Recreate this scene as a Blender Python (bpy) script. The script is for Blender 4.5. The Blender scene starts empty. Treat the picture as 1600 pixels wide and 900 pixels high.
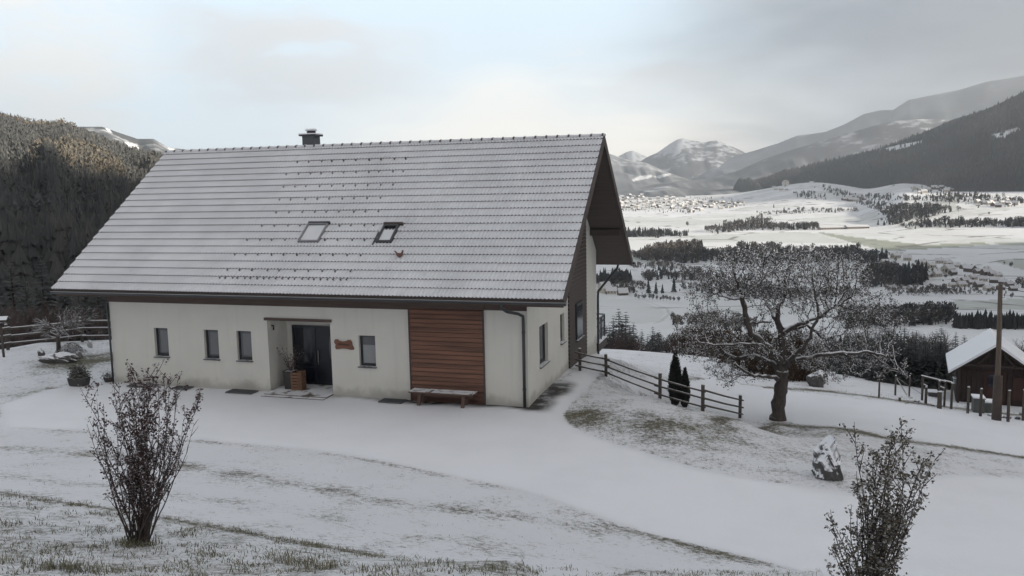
import bpy, bmesh, math, random
import numpy as np
from mathutils import Vector, Matrix

rnd = random.Random(11)
NR = np.random.RandomState(11)
sc = bpy.context.scene
COL = sc.collection

# ------------------------------------------------------------------ camera
FPX = 1294.166                        # focal length in pixels of a 1600 px wide frame
PITCH, ROLL = math.radians(6.864), math.radians(-1.121)
CAM_H = 6.5773
_f = np.array([0, math.cos(PITCH), -math.sin(PITCH)])
_r = np.array([1.0, 0, 0]); _u = np.cross(_r, _f)
RT = math.cos(ROLL) * _r + math.sin(ROLL) * _u
UP = -math.sin(ROLL) * _r + math.cos(ROLL) * _u
CAM = np.array([0, 0, CAM_H])
cam = bpy.data.cameras.new('camera')
cam.sensor_width = 36.0
cam.lens = 36.0 * FPX / 1600.0
cam.clip_start = 0.1
cam.clip_end = 80000
cam_ob = bpy.data.objects.new('camera', cam); COL.objects.link(cam_ob)
cam_ob.matrix_world = Matrix(((RT[0], UP[0], -_f[0], 0), (RT[1], UP[1], -_f[1], 0), (RT[2], UP[2], -_f[2], CAM_H), (0, 0, 0, 1)))
sc.camera = cam_ob

# ------------------------------------------------------------------ exposure, sun, sky
EXPO = 1.03
SUN_AZ, SUN_EL = 104.0, 19.0          # azimuth clockwise from the view direction, elevation
SUN_POWER = 5.0
HAZE = 9.5e-5
sc.view_settings.view_transform = 'Standard'
sc.view_settings.look = 'None'
sc.view_settings.gamma = 1.0
sc.view_settings.exposure = EXPO
sc.view_settings.use_curve_mapping = False
sc.render.engine = 'CYCLES'
sc.cycles.use_denoising = True
sc.cycles.max_bounces = 6
sc.cycles.volume_bounces = 0
sc.cycles.transparent_max_bounces = 8
a_, e_ = math.radians(SUN_AZ), math.radians(SUN_EL)
SUNV = Vector((math.sin(a_) * math.cos(e_), math.cos(a_) * math.cos(e_), math.sin(e_)))
sun = bpy.data.lights.new('sun', 'SUN'); sun.energy = SUN_POWER; sun.angle = math.radians(2.0); sun.color = (1.0, 0.92, 0.79)
sun_ob = bpy.data.objects.new('sun', sun); COL.objects.link(sun_ob)
sun_ob.rotation_euler = SUNV.to_track_quat('Z', 'Y').to_euler(); sun_ob.location = (300, -50, 400)

world = bpy.data.worlds.new('World'); sc.world = world; world.use_nodes = True
def make_sky():
    nt = world.node_tree; N = nt.nodes; Lk = nt.links; N.clear()
    out = N.new('ShaderNodeOutputWorld'); bg = N.new('ShaderNodeBackground'); bg.inputs['Strength'].default_value = 0.1
    Lk.new(bg.outputs[0], out.inputs[0])
    sky = N.new('ShaderNodeTexSky'); sky.sky_type = 'NISHITA'; sky.sun_disc = False
    sky.sun_elevation = e_; sky.sun_rotation = a_; sky.air_density = 1.0; sky.dust_density = 1.5; sky.altitude = 700
    tc = N.new('ShaderNodeTexCoord')
    sep = N.new('ShaderNodeSeparateXYZ'); Lk.new(tc.outputs['Generated'], sep.inputs[0])
    def M(op, a, b=None, c=None):
        n = N.new('ShaderNodeMath'); n.operation = op
        for i, v in enumerate((a, b, c)):
            if v is None: continue
            if isinstance(v, (int, float)): n.inputs[i].default_value = v
            else: Lk.new(v, n.inputs[i])
        return n.outputs[0]
    def ramp(v, lo, hi):
        n = N.new('ShaderNodeMapRange'); n.interpolation_type = 'SMOOTHSTEP'; Lk.new(v, n.inputs[0])
        n.inputs[1].default_value = lo; n.inputs[2].default_value = hi
        return n.outputs[0]
    def mix(f, a, b):
        n = N.new('ShaderNodeMix'); n.data_type = 'RGBA'
        if isinstance(f, (int, float)): n.inputs[0].default_value = f
        else: Lk.new(f, n.inputs[0])
        for sock, v in ((n.inputs[6], a), (n.inputs[7], b)):
            if isinstance(v, tuple): sock.default_value = v
            else: Lk.new(v, sock)
        return n.outputs[2]
    k = 1.12 / (2 ** 0.75) / 0.1
    def C(r, g, b): return (r * k, g * k, b * k, 1)
    X, Y, Z = sep.outputs
    den = M('ADD', M('MAXIMUM', Z, 0.0), 0.16)
    comb = N.new('ShaderNodeCombineXYZ'); Lk.new(M('DIVIDE', X, den), comb.inputs[0]); Lk.new(M('DIVIDE', Y, den), comb.inputs[1])
    def noise(scale, detail, off, rough=0.55):
        mp = N.new('ShaderNodeMapping'); Lk.new(comb.outputs[0], mp.inputs[0]); mp.inputs['Location'].default_value = off
        n = N.new('ShaderNodeTexNoise'); Lk.new(mp.outputs[0], n.inputs['Vector']); n.inputs['Scale'].default_value = scale
        n.inputs['Detail'].default_value = detail; n.inputs['Roughness'].default_value = rough; n.inputs['Distortion'].default_value = 0.3
        return n.outputs['Fac']
    n1 = noise(0.9, 6, (3.1, 1.7, 0)); n2 = noise(2.1, 7, (8.2, 4.4, 0)); n3 = noise(0.45, 4, (0.3, 9.1, 0))
    # clear part of the sky: the physical sky seen through thin high cloud
    col = mix(0.86, sky.outputs[0], C(0.80, 0.965, 1.09))
    col = mix(M('MULTIPLY', ramp(Z, 0.22, 0.02), 0.55), col, C(1.16, 1.26, 1.30))
    # broken clouds
    puff = M('MULTIPLY', ramp(M('ADD', M('MULTIPLY', n1, 0.65), M('MULTIPLY', n2, 0.35)), 0.54, 0.66), 0.62)
    col = mix(puff, col, C(0.95, 0.92, 0.88))
    hi = M('MULTIPLY', ramp(Z, 0.13, 0.30), ramp(M('ADD', M('MULTIPLY', n2, 0.5), M('MULTIPLY', n3, 0.5)), 0.47, 0.66))
    col = mix(M('MULTIPLY', hi, 0.8), col, C(0.70, 0.69, 0.68))
    # creamy cloud bank low over the valley
    def lobe(px, py, lo, hi_):
        d = (_f * FPX + RT * (px - 800) - UP * (py - 450)); d = d / np.linalg.norm(d)
        vm = N.new('ShaderNodeVectorMath'); vm.operation = 'DOT_PRODUCT'; Lk.new(tc.outputs['Generated'], vm.inputs[0]); vm.inputs[1].default_value = d
        return ramp(vm.outputs['Value'], lo, hi_)
    nn = M('MULTIPLY', M('SUBTRACT', n2, 0.5), 0.9)
    glow = M('MULTIPLY', lobe(900, 245, math.cos(math.radians(21)), math.cos(math.radians(3))), ramp(M('ADD', Z, M('MULTIPLY', nn, 0.10)), 0.16, 0.02))
    col = mix(M('MULTIPLY', glow, 0.9), col, C(1.55, 1.43, 1.24))
    for px, py, ra, amt, cc in ((30, 25, 9, .75, C(1.02, .95, .86)), (420, 5, 9, .7, C(.74, .71, .68)), (790, 215, 5.5, .7, C(1.42, 1.33, 1.18)), (130, 180, 3.5, .5, C(1.05, 1.0, .92)), (560, 30, 7, .5, C(.80, .78, .76))):
        lb_ = M('MULTIPLY', lobe(px, py, math.cos(math.radians(ra)), math.cos(math.radians(ra * .25))), ramp(M('ADD', M('MULTIPLY', n2, .6), M('MULTIPLY', n1, .4)), .38, .56)); col = mix(M('MULTIPLY', lb_, amt), col, cc)
    # slate grey snow cloud over the right hand mountains
    vm = N.new('ShaderNodeVectorMath'); vm.operation = 'DOT_PRODUCT'; Lk.new(tc.outputs['Generated'], vm.inputs[0])
    dd = np.array([math.sin(math.radians(44)) * math.cos(math.radians(17)), math.cos(math.radians(44)) * math.cos(math.radians(17)), math.sin(math.radians(17))])
    vm.inputs[1].default_value = dd
    dark = ramp(M('ADD', vm.outputs['Value'], M('MULTIPLY', M('SUBTRACT', n1, 0.5), 0.16)), math.cos(math.radians(39)), math.cos(math.radians(15)))
    dcol = mix(ramp(n2, 0.35, 0.65), C(0.165, 0.195, 0.24), C(0.225, 0.255, 0.30))
    col = mix(M('MULTIPLY', dark, 0.97), col, dcol)
    # heavy cloud overhead and behind the camera
    back = M('MAXIMUM', ramp(Z, 0.42, 0.75), ramp(Y, 0.35, -0.25))
    bcol = mix(ramp(n1, 0.3, 0.7), C(0.31, 0.315, 0.335), C(0.44, 0.44, 0.45))
    col = mix(back, col, bcol)
    Lk.new(col, bg.inputs['Color'])
make_sky()

# ------------------------------------------------------------------ helpers
def ray(px, py):
    d = _f * FPX + RT * (px - 800) - UP * (py - 450)
    return d / np.linalg.norm(d)
def on_z(px, py, z=0.0):
    d = ray(px, py); return CAM + d * ((z - CAM_H) / d[2])
def K(p): return float((np.asarray(p) - CAM) @ _f) / FPX      # metres per photograph pixel at this point
def sstep(a, b, x):
    t = np.clip((np.asarray(x, float) - a) / (b - a), 0, 1); return t * t * (3 - 2 * t)

def tag(o, label=None, cat=None, group=None, kind=None):
    if label: o['label'] = label
    if cat: o['category'] = cat
    if group: o['group'] = group
    if kind: o['kind'] = kind
    return o
def empty(name, loc=(0, 0, 0), rz=0.0, label=None, cat=None, group=None):
    o = bpy.data.objects.new(name, None); COL.objects.link(o); o.location = loc; o.rotation_euler = (0, 0, rz)
    o.empty_display_size = 0.2
    return tag(o, label, cat, group)
def link(name, me, parent=None, loc=None, rz=None):
    o = bpy.data.objects.new(name, me); COL.objects.link(o)
    if parent is not None: o.parent = parent
    if loc is not None: o.location = loc
    if rz is not None: o.rotation_euler = (0, 0, rz)
    return o
def copy_tree(o, parent=None):
    c = o.copy(); COL.objects.link(c); c.parent = parent
    for ch in list(o.children): copy_tree(ch, c)
    return c

def mesh_np(name, V, F, mats, attrs=None, smooth=False, mi=None):
    """V (n,3), F (m,3|4) arrays -> mesh"""
    V = np.asarray(V, np.float32); F = np.asarray(F, np.int32); k = F.shape[1]
    me = bpy.data.meshes.new(name)
    me.vertices.add(len(V)); me.vertices.foreach_set('co', V.ravel())
    me.loops.add(F.size); me.loops.foreach_set('vertex_index', F.ravel())
    me.polygons.add(len(F)); me.polygons.foreach_set('loop_start', np.arange(0, F.size, k, dtype=np.int32))
    me.polygons.foreach_set('loop_total', np.full(len(F), k, np.int32))
    for m in (mats if isinstance(mats, (list, tuple)) else [mats]): me.materials.append(m)
    if mi is not None: me.polygons.foreach_set('material_index', np.asarray(mi, np.int32))
    me.polygons.foreach_set('use_smooth', np.full(len(F), smooth, bool))
    for n, a in (attrs or {}).items():
        at = me.attributes.new(n, 'FLOAT', 'POINT'); at.data.foreach_set('value', np.asarray(a, np.float32))
    me.update(); me.validate()
    return me

class MB:
    """collects polygons (any size) and links them as ONE mesh object"""
    def __init__(s): s.v = []; s.f = []; s.m = []; s.sm = []
    def poly(s, pts, m=0, sm=False):
        i = len(s.v); s.v += [tuple(map(float, p)) for p in pts]; s.f.append(tuple(range(i, i + len(pts)))); s.m.append(m); s.sm.append(sm)
    def box(s, x0, x1, y0, y1, z0, z1, m=0):
        P = [(x0, y0, z0), (x1, y0, z0), (x1, y1, z0), (x0, y1, z0), (x0, y0, z1), (x1, y0, z1), (x1, y1, z1), (x0, y1, z1)]
        i = len(s.v); s.v += P
        for q in ((0, 3, 2, 1), (4, 5, 6, 7), (0, 1, 5, 4), (1, 2, 6, 5), (2, 3, 7, 6), (3, 0, 4, 7)):
            s.f.append(tuple(i + a for a in q)); s.m.append(m); s.sm.append(False)
    def bar(s, a, b, w, h, m=0, up=(0, 0, 1)):
        a = Vector(a); b = Vector(b); d = (b - a).normalized(); u = Vector(up)
        sd = d.cross(u); sd = sd.normalized() if sd.length > 1e-4 else Vector((1, 0, 0)); u = sd.cross(d).normalized()
        i = len(s.v)
        for p in (a, b):
            for sx, sy in ((-1, -1), (1, -1), (1, 1), (-1, 1)): s.v.append(tuple(p + sd * (sx * w / 2) + u * (sy * h / 2)))
        for q in ((0, 1, 2, 3), (7, 6, 5, 4), (0, 4, 5, 1), (1, 5, 6, 2), (2, 6, 7, 3), (3, 7, 4, 0)):
            s.f.append(tuple(i + k for k in q)); s.m.append(m); s.sm.append(False)
    def tube(s, pts, rad, n=8, m=0, cap=True):
        pts = [Vector(p) for p in pts]
        rad = [rad] * len(pts) if isinstance(rad, (int, float)) else rad
        rings = []; ref = None
        for k, p in enumerate(pts):
            d = (pts[min(k + 1, len(pts) - 1)] - pts[max(k - 1, 0)]).normalized()
            if ref is None: ref = Vector((1, 0, 0)) if abs(d.x) < 0.9 else Vector((0, 1, 0))
            x = (ref - d * ref.dot(d)).normalized(); y = d.cross(x); ref = x
            i = len(s.v)
            for j in range(n):
                t = 2 * math.pi * j / n; s.v.append(tuple(p + (x * math.cos(t) + y * math.sin(t)) * rad[k]))
            rings.append(i)
        for a, b in zip(rings, rings[1:]):
            for j in range(n):
                s.f.append((a + j, a + (j + 1) % n, b + (j + 1) % n, b + j)); s.m.append(m); s.sm.append(True)
        if cap:
            s.f.append(tuple(rings[0] + j for j in range(n))[::-1]); s.m.append(m); s.sm.append(False)
            s.f.append(tuple(rings[-1] + j for j in range(n))); s.m.append(m); s.sm.append(False)
    def mesh(s, name, mats):
        me = bpy.data.meshes.new(name); me.from_pydata(s.v, [], s.f)
        for m in (mats if isinstance(mats, (list, tuple)) else [mats]): me.materials.append(m)
        me.polygons.foreach_set('material_index', s.m); me.polygons.foreach_set('use_smooth', s.sm)
        me.update(); return me
    def build(s, name, mats, parent=None, loc=None, rz=None): return link(name, s.mesh(name, mats), parent, loc, rz)

# ------------------------------------------------------------------ materials
def mat(name, build):
    m = bpy.data.materials.new(name); m.use_nodes = True
    nt = m.node_tree; p = nt.nodes['Principled BSDF']
    class T: pass
    t = T(); t.N = nt.nodes; t.p = p; t.link = nt.links.new
    def setv(sock, v):
        if isinstance(v, (int, float)): sock.default_value = v
        elif isinstance(v, tuple): sock.default_value = v if len(v) == 4 or sock.type == 'VECTOR' else (*v, 1)
        else: nt.links.new(v, sock)
    t.set = setv
    def obj(scale=(1, 1, 1), world=False):
        if world:
            c = t.N.new('ShaderNodeNewGeometry').outputs['Position']
        else: c = t.N.new('ShaderNodeTexCoord').outputs['Object']
        mp = t.N.new('ShaderNodeMapping'); t.link(c, mp.inputs[0]); mp.inputs['Scale'].default_value = scale; return mp.outputs[0]
    t.obj = obj
    def noise(vec, scale, detail=4, rough=0.55, dist=0.0):
        n = t.N.new('ShaderNodeTexNoise'); t.link(vec, n.inputs['Vector']); n.inputs['Scale'].default_value = scale
        n.inputs['Detail'].default_value = detail; n.inputs['Roughness'].default_value = rough; n.inputs['Distortion'].default_value = dist; return n.outputs['Fac']
    t.noise = noise
    def ramp(v, lo, hi, a=0.0, b=1.0):
        n = t.N.new('ShaderNodeMapRange'); n.interpolation_type = 'SMOOTHSTEP'; setv(n.inputs[0], v)
        for i, q in enumerate((lo, hi, a, b)): n.inputs[1 + i].default_value = q
        return n.outputs[0]
    t.ramp = ramp
    def mix(f, a, b):
        n = t.N.new('ShaderNodeMix'); n.data_type = 'RGBA'; setv(n.inputs[0], f); setv(n.inputs[6], a); setv(n.inputs[7], b); return n.outputs[2]
    t.mix = mix
    def M(op, a, b=0.0):
        n = t.N.new('ShaderNodeMath'); n.operation = op; setv(n.inputs[0], a); setv(n.inputs[1], b); return n.outputs[0]
    t.M = M
    def attr(nm): n = t.N.new('ShaderNodeAttribute'); n.attribute_name = nm; return n.outputs['Fac']
    t.attr = attr
    def bump(h, strength=0.3, dist=0.02):
        n = t.N.new('ShaderNodeBump'); t.link(h, n.inputs['Height']); n.inputs['Strength'].default_value = strength; n.inputs['Distance'].default_value = dist
        t.link(n.outputs[0], p.inputs['Normal'])
    t.bump = bump
    def upness(lo, hi):
        g = t.N.new('ShaderNodeNewGeometry'); s = t.N.new('ShaderNodeSeparateXYZ'); t.link(g.outputs['Normal'], s.inputs[0]); return ramp(s.outputs[2], lo, hi)
    t.upness = upness
    build(t)
    return m

SNOW = (0.80, 0.81, 0.84)
def m_plain(name, col, rough=0.7, var=0.25, scale=6, snow=None, metal=0.0, bump=0.0, stretch=(1, 1, 1)):
    def b(t):
        v = t.obj(stretch); n = t.noise(v, scale, 5)
        c = t.mix(n, tuple(x * (1 - var) for x in col), tuple(min(1, x * (1 + var)) for x in col))
        if snow:
            n2 = t.noise(t.obj(world=True), snow[2] if len(snow) > 2 else 5, 4)
            c = t.mix(t.M('MULTIPLY', t.upness(snow[0], snow[1]), t.ramp(n2, 0.32, 0.5)), c, SNOW)
        t.set(t.p.inputs['Base Color'], c); t.p.inputs['Roughness'].default_value = rough; t.p.inputs['Metallic'].default_value = metal
        if bump: t.bump(n, bump)
    return mat(name, b)

def _ground(t):
    v = t.obj(world=True)
    nf = t.noise(v, 9.0, 5, 0.65); nm = t.noise(v, 1.1, 4, 0.6); nt_ = t.noise(v, 38.0, 3, 0.7)
    sep = t.M('ADD', t.M('ADD', t.M('MULTIPLY', nm, 0.31), t.M('MULTIPLY', nf, 0.37)), t.M('MULTIPLY', nt_, 0.32))
    bare = t.attr('bare')
    val = t.M('ADD', sep, t.M('SUBTRACT', 0.5, bare))
    cover = t.ramp(val, 0.40, 0.56)
    grass = t.mix(t.noise(v, 21, 3), (0.060, 0.062, 0.036), (0.19, 0.165, 0.105))
    grass = t.mix(t.ramp(t.noise(v, 0.7, 3), 0.45, 0.7), grass, (0.085, 0.075, 0.055))
    # far fields: winter green and stubble showing through thin snow in strips
    far = t.attr('tint')
    big = t.noise(v, 0.012, 4); big2 = t.noise(v, 0.05, 4)
    fieldc = t.mix(big2, (0.20, 0.235, 0.17), (0.34, 0.35, 0.29))
    snowc = t.mix(t.ramp(big, 0.35, 0.7), (0.80, 0.81, 0.845), (0.74, 0.745, 0.76))
    vf = t.N.new('ShaderNodeTexVoronoi'); vf.inputs['Scale'].default_value = 1.0; mpv = t.obj((0.0042, 0.0066, 0.0), world=True); t.link(mpv, vf.inputs['Vector'])
    sc_ = t.N.new('ShaderNodeSeparateXYZ'); t.link(vf.outputs['Color'], sc_.inputs[0])
    ve = t.N.new('ShaderNodeTexVoronoi'); ve.feature = 'DISTANCE_TO_EDGE'; ve.inputs['Scale'].default_value = 1.0; t.link(mpv, ve.inputs['Vector'])
    farm = t.attr('farm')
    strip_ = t.M('MULTIPLY', t.ramp(sc_.outputs[0], 0.35, 0.95, 0.0, 0.42), t.ramp(big2, 0.3, 0.65, 0.55, 1.0))
    hedge = t.M('MULTIPLY', t.ramp(ve.outputs['Distance'], 0.030, 0.012), t.ramp(t.noise(v, 0.021, 4), 0.47, 0.56, 0.0, 0.75))
    far = t.M('MAXIMUM', far, t.M('MULTIPLY', farm, strip_))
    c = t.mix(t.M('MULTIPLY', far, t.ramp(big2, 0.2, 0.6, 0.7, 1.0)), snowc, fieldc)
    c = t.mix(t.M('MULTIPLY', farm, hedge), c, (0.10, 0.09, 0.08))
    c = t.mix(t.M('MULTIPLY', t.ramp(t.noise(v, 0.45, 5, 0.65), 0.40, 0.68), 0.16), c, (0.60, 0.605, 0.63))
    c = t.mix(t.ramp(t.noise(v, 55, 3, 0.7), 0.60, 0.72, 0.0, 0.22), c, (0.50, 0.49, 0.48))       # grains of grit in the thin snow
    c = t.mix(cover, grass, c)
    # dark specks: leaves and soil crumbs lying on the snow near the house
    vo = t.N.new('ShaderNodeTexVoronoi'); vo.inputs['Scale'].default_value = 2.6; vo.inputs['Randomness'].default_value = 1.0; t.link(v, vo.inputs['Vector'])
    sp = t.M('MULTIPLY', t.ramp(vo.outputs['Distance'], 0.09, 0.04), t.attr('speck'))
    c = t.mix(sp, c, (0.07, 0.06, 0.045))
    rock = t.attr('dark')
    c = t.mix(t.M('MULTIPLY', rock, t.ramp(t.noise(v, 2.5, 5), 0.3, 0.55, 0.55, 1.0)), c, (0.055, 0.052, 0.050))
    t.set(t.p.inputs['Base Color'], c); t.p.inputs['Roughness'].default_value = 0.75
    t.p.inputs['Specular IOR Level'].default_value = 0.25
    h = t.M('ADD', t.M('MULTIPLY', t.M('MULTIPLY', nf, 0.6), t.M('ADD', 0.12, bare)), t.M('MULTIPLY', t.M('MULTIPLY', nt_, 0.55), t.M('ADD', 0.08, bare)))
    t.bump(h, 0.9, 0.10)
M_GROUND = mat('snowy_ground', _ground)

M_SNOW = m_plain('snow', SNOW, 0.8, 0.03, 8, bump=0.15)
def _plaster(t):
    v = t.obj(); n = t.noise(v, 1.1, 5); st = t.noise(t.obj((2.6, 2.6, 0.22)), 2.0, 5)
    c = t.mix(n, (0.60, 0.585, 0.535), (0.69, 0.675, 0.625))
    c = t.mix(t.ramp(st, 0.52, 0.75, 0.0, 0.20), c, (0.46, 0.44, 0.40))
    s = t.N.new('ShaderNodeSeparateXYZ'); t.link(v, s.inputs[0])
    damp = t.ramp(t.M('ADD', s.outputs[2], t.M('MULTIPLY', t.noise(v, 2.3, 4), -0.7)), 0.05, -0.30)
    c = t.mix(t.M('MULTIPLY', damp, 0.55), c, (0.30, 0.285, 0.25))        # splashed soil along the foot of the wall
    t.set(t.p.inputs['Base Color'], c); t.p.inputs['Roughness'].default_value = 0.92; t.bump(t.noise(v, 60, 3), 0.12, 0.01)
M_PLASTER = mat('white_plaster', _plaster)
def _roofsnow(t):
    v = t.obj(); big = t.noise(v, 0.55, 5, 0.6); st = t.noise(t.obj((7.0, 0.9, 0.9)), 1.6, 4); fine = t.noise(v, 14, 4, 0.7)
    c = t.mix(t.ramp(big, 0.36, 0.66), (0.62, 0.625, 0.65), (0.70, 0.705, 0.73))
    c = t.mix(t.ramp(st, 0.52, 0.74, 0.0, 0.22), c, (0.47, 0.465, 0.48))
    thin = t.ramp(t.M('ADD', t.M('MULTIPLY', fine, 0.6), t.M('MULTIPLY', big, 0.4)), 0.40, 0.33)
    c = t.mix(t.M('MULTIPLY', thin, 0.55), c, (0.20, 0.18, 0.175))          # tile showing where the snow is only a dusting
    t.set(t.p.inputs['Base Color'], c); t.p.inputs['Roughness'].default_value = 0.85; t.p.inputs['Specular IOR Level'].default_value = 0.2; t.bump(fine, 0.25, 0.02)
M_ROOFSNOW = mat('thin_roof_snow', _roofsnow)
M_METAL = m_plain('anthracite_metal', (0.055, 0.058, 0.062), 0.45, 0.15, 3, metal=0.3)
M_METALSN = m_plain('anthracite_metal_snow', (0.06, 0.063, 0.068), 0.5, 0.15, 3, snow=(0.8, 0.95, 7))
M_FRAME = m_plain('dark_frame', (0.030, 0.033, 0.037), 0.5, 0.1, 3)
M_TILE = m_plain('roof_tile', (0.085, 0.068, 0.062), 0.8, 0.3, 4)
M_WOODDK = m_plain('dark_weathered_wood', (0.080, 0.065, 0.060), 0.85, 0.45, 3.0, stretch=(1, 1, 14))
M_SOFFIT = m_plain('soffit_boards', (0.100, 0.080, 0.074), 0.85, 0.4, 2.0, stretch=(0.4, 9, 9))
M_BEAM = m_plain('brown_beam', (0.092, 0.066, 0.056), 0.8, 0.35, 3.0, stretch=(0.5, 8, 8))
M_POST = m_plain('grey_fence_wood', (0.082, 0.070, 0.060), 0.9, 0.35, 8, stretch=(3, 3, 0.8), snow=(0.75, 0.98, 9))
M_POSTB = m_plain('brown_pole_wood', (0.120, 0.092, 0.074), 0.9, 0.3, 6, stretch=(4, 4, 0.5))
M_ROCK = m_plain('grey_rock', (0.085, 0.082, 0.08), 0.9, 0.5, 3.2, snow=(-0.05, 0.22, 4.2), bump=0.6)
M_ROCKD = m_plain('dark_rock', (0.095, 0.09, 0.088), 0.9, 0.5, 4, snow=(0.15, 0.5, 5), bump=0.5)
M_BARK = m_plain('apple_bark', (0.070, 0.060, 0.054), 0.95, 0.75, 14, snow=(0.30, 0.70, 7), bump=1.0, stretch=(1, 1, .45))
M_TWIG = m_plain('dark_twig', (0.060, 0.046, 0.042), 0.95, 0.4, 9, snow=(0.62, 0.92, 14))
M_TWIGSN = m_plain('snow_lined_twig', (0.075, 0.06, 0.05), 0.95, 0.4, 9, snow=(0.25, 0.6, 5))
M_TERRA = m_plain('terracotta', (0.155, 0.080, 0.062), 0.8, 0.2, 9)
M_POT = m_plain('dark_pot', (0.045, 0.04, 0.04), 0.7, 0.3, 7, snow=(0.8, 0.95, 9))
M_CRATE = m_plain('orange_wood', (0.17, 0.095, 0.058), 0.8, 0.3, 8, stretch=(1, 1, 5))
M_BENCH = m_plain('bench_wood', (0.12, 0.078, 0.062), 0.85, 0.3, 5, stretch=(0.5, 5, 5), snow=(0.8, 0.95, 4.5))
M_PLAQUE = m_plain('red_brown_slab', (0.18, 0.082, 0.052), 0.7, 0.35, 4, stretch=(1, 1, 4))
M_GRATE = m_plain('steel_grating', (0.10, 0.105, 0.11), 0.6, 0.3, 20)
M_STONE = m_plain('stone_step', (0.13, 0.105, 0.09), 0.85, 0.4, 6, snow=(0.9, 0.99, 2.5))
M_SHED = m_plain('shed_boards', (0.042, 0.030, 0.028), 0.9, 0.5, 3, stretch=(9, 9, 0.6))
M_SHEDR = m_plain('shed_red_door', (0.058, 0.030, 0.026), 0.85, 0.4, 3, stretch=(9, 9, 0.6))
M_LTGREY = m_plain('pale_grey_board', (0.36, 0.37, 0.36), 0.7, 0.1, 5, snow=(0.8, 0.95, 6))
M_BOXGREY = m_plain('grey_green_box', (0.11, 0.115, 0.11), 0.7, 0.2, 5, snow=(0.8, 0.95, 1.0))
M_WIRE = m_plain('steel_wire', (0.25, 0.25, 0.25), 0.5, 0.1, 3)

def _panel(t):
    v = t.obj((0.35, 1, 7.14)); n = t.noise(v, 1.0, 3)
    g = t.noise(t.obj((1.5, 1, 60)), 2.0, 5)
    s = t.N.new('ShaderNodeSeparateXYZ'); t.link(t.N.new('ShaderNodeTexCoord').outputs['Object'], s.inputs[0])
    c = t.mix(t.ramp(n, 0.3, 0.7), (0.115, 0.058, 0.042), (0.27, 0.128, 0.082))
    c = t.mix(t.M('MULTIPLY', g, 0.5), c, (0.10, 0.052, 0.036))
    c = t.mix(t.M('MULTIPLY', t.ramp(t.M('ADD', s.outputs[2], t.M('MULTIPLY', n, 0.6)), 1.25, 0.5), 0.55), c, (0.055, 0.026, 0.021))   # boards darker towards the bottom
    t.set(t.p.inputs['Base Color'], c); t.p.inputs['Roughness'].default_value = 0.75
M_PANEL = mat('red_larch_boards', _panel)

def _glass(name, base):
    def b(t):
        n = t.noise(t.obj(), 1.5, 3)
        t.set(t.p.inputs['Base Color'], t.mix(n, tuple(x * 0.8 for x in base), tuple(x * 1.2 for x in base)))
        t.p.inputs['Roughness'].default_value = 0.06; t.p.inputs['Specular IOR Level'].default_value = 0.6
    return mat(name, b)
M_GLASS = _glass('window_glass', (0.10, 0.105, 0.115))
M_GLASSD = _glass('dark_glass', (0.016, 0.018, 0.026))
M_GLASSL = _glass('curtained_glass', (0.26, 0.27, 0.28))
M_SKYGL = m_plain('snowed_skylight_glass', (0.66, 0.67, 0.69), 0.5, 0.08, 2.0)
M_DOOR = m_plain('blue_black_door', (0.014, 0.016, 0.024), 0.4, 0.2, 3)

def m_leaf(name, a, b, snow=(0.35, 0.75, 0.55), back=None):
    """leaves: colour by per-leaf value, snow lying on those that face up"""
    def bd(t):
        c = t.mix(t.attr('rnd'), a, b)
        g = t.N.new('ShaderNodeNewGeometry'); s = t.N.new('ShaderNodeSeparateXYZ'); t.link(g.outputs['Normal'], s.inputs[0])
        up = t.ramp(s.outputs[2], snow[0], snow[1])
        n = t.noise(t.obj(world=True), 3.0, 3)
        c = t.mix(t.M('MULTIPLY', up, t.ramp(n, 0.3, 0.6, snow[2] * 0.6, snow[2])), c, SNOW)
        t.set(t.p.inputs['Base Color'], c); t.p.inputs['Roughness'].default_value = 0.8
        t.p.inputs['Specular IOR Level'].default_value = 0.2
    return mat(name, bd)
M_APPLELEAF = m_leaf('withered_apple_leaf', (0.055, 0.050, 0.042), (0.12, 0.108, 0.085), (0.20, 0.60, 0.95))
M_BARBERRY = m_leaf('dark_red_leaf', (0.055, 0.030, 0.032), (0.125, 0.074, 0.068), (0.4, 0.8, 0.5))
M_SHRUBLEAF = m_leaf('olive_shrub_leaf', (0.060, 0.058, 0.042), (0.155, 0.130, 0.090), (0.40, 0.85, 0.45))
M_HEDGE = m_leaf('rusty_hedge_leaf', (0.036, 0.028, 0.025), (0.105, 0.070, 0.045), (0.5, 0.9, 0.30))
M_SPRUCE = m_leaf('spruce_needles', (0.022, 0.026, 0.026), (0.046, 0.052, 0.048), (0.6, 1.0, 0.07))
M_THUJA = m_leaf('thuja_scale', (0.026, 0.030, 0.027), (0.062, 0.068, 0.060), (0.5, 0.95, 0.28))
M_GRASS = m_leaf('winter_grass', (0.075, 0.078, 0.046), (0.25, 0.225, 0.15), (0.75, 1.0, 0.25))
M_POTPLANT = m_leaf('pot_conifer', (0.035, 0.04, 0.032), (0.10, 0.10, 0.075), (0.35, 0.8, 0.45))

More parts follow.
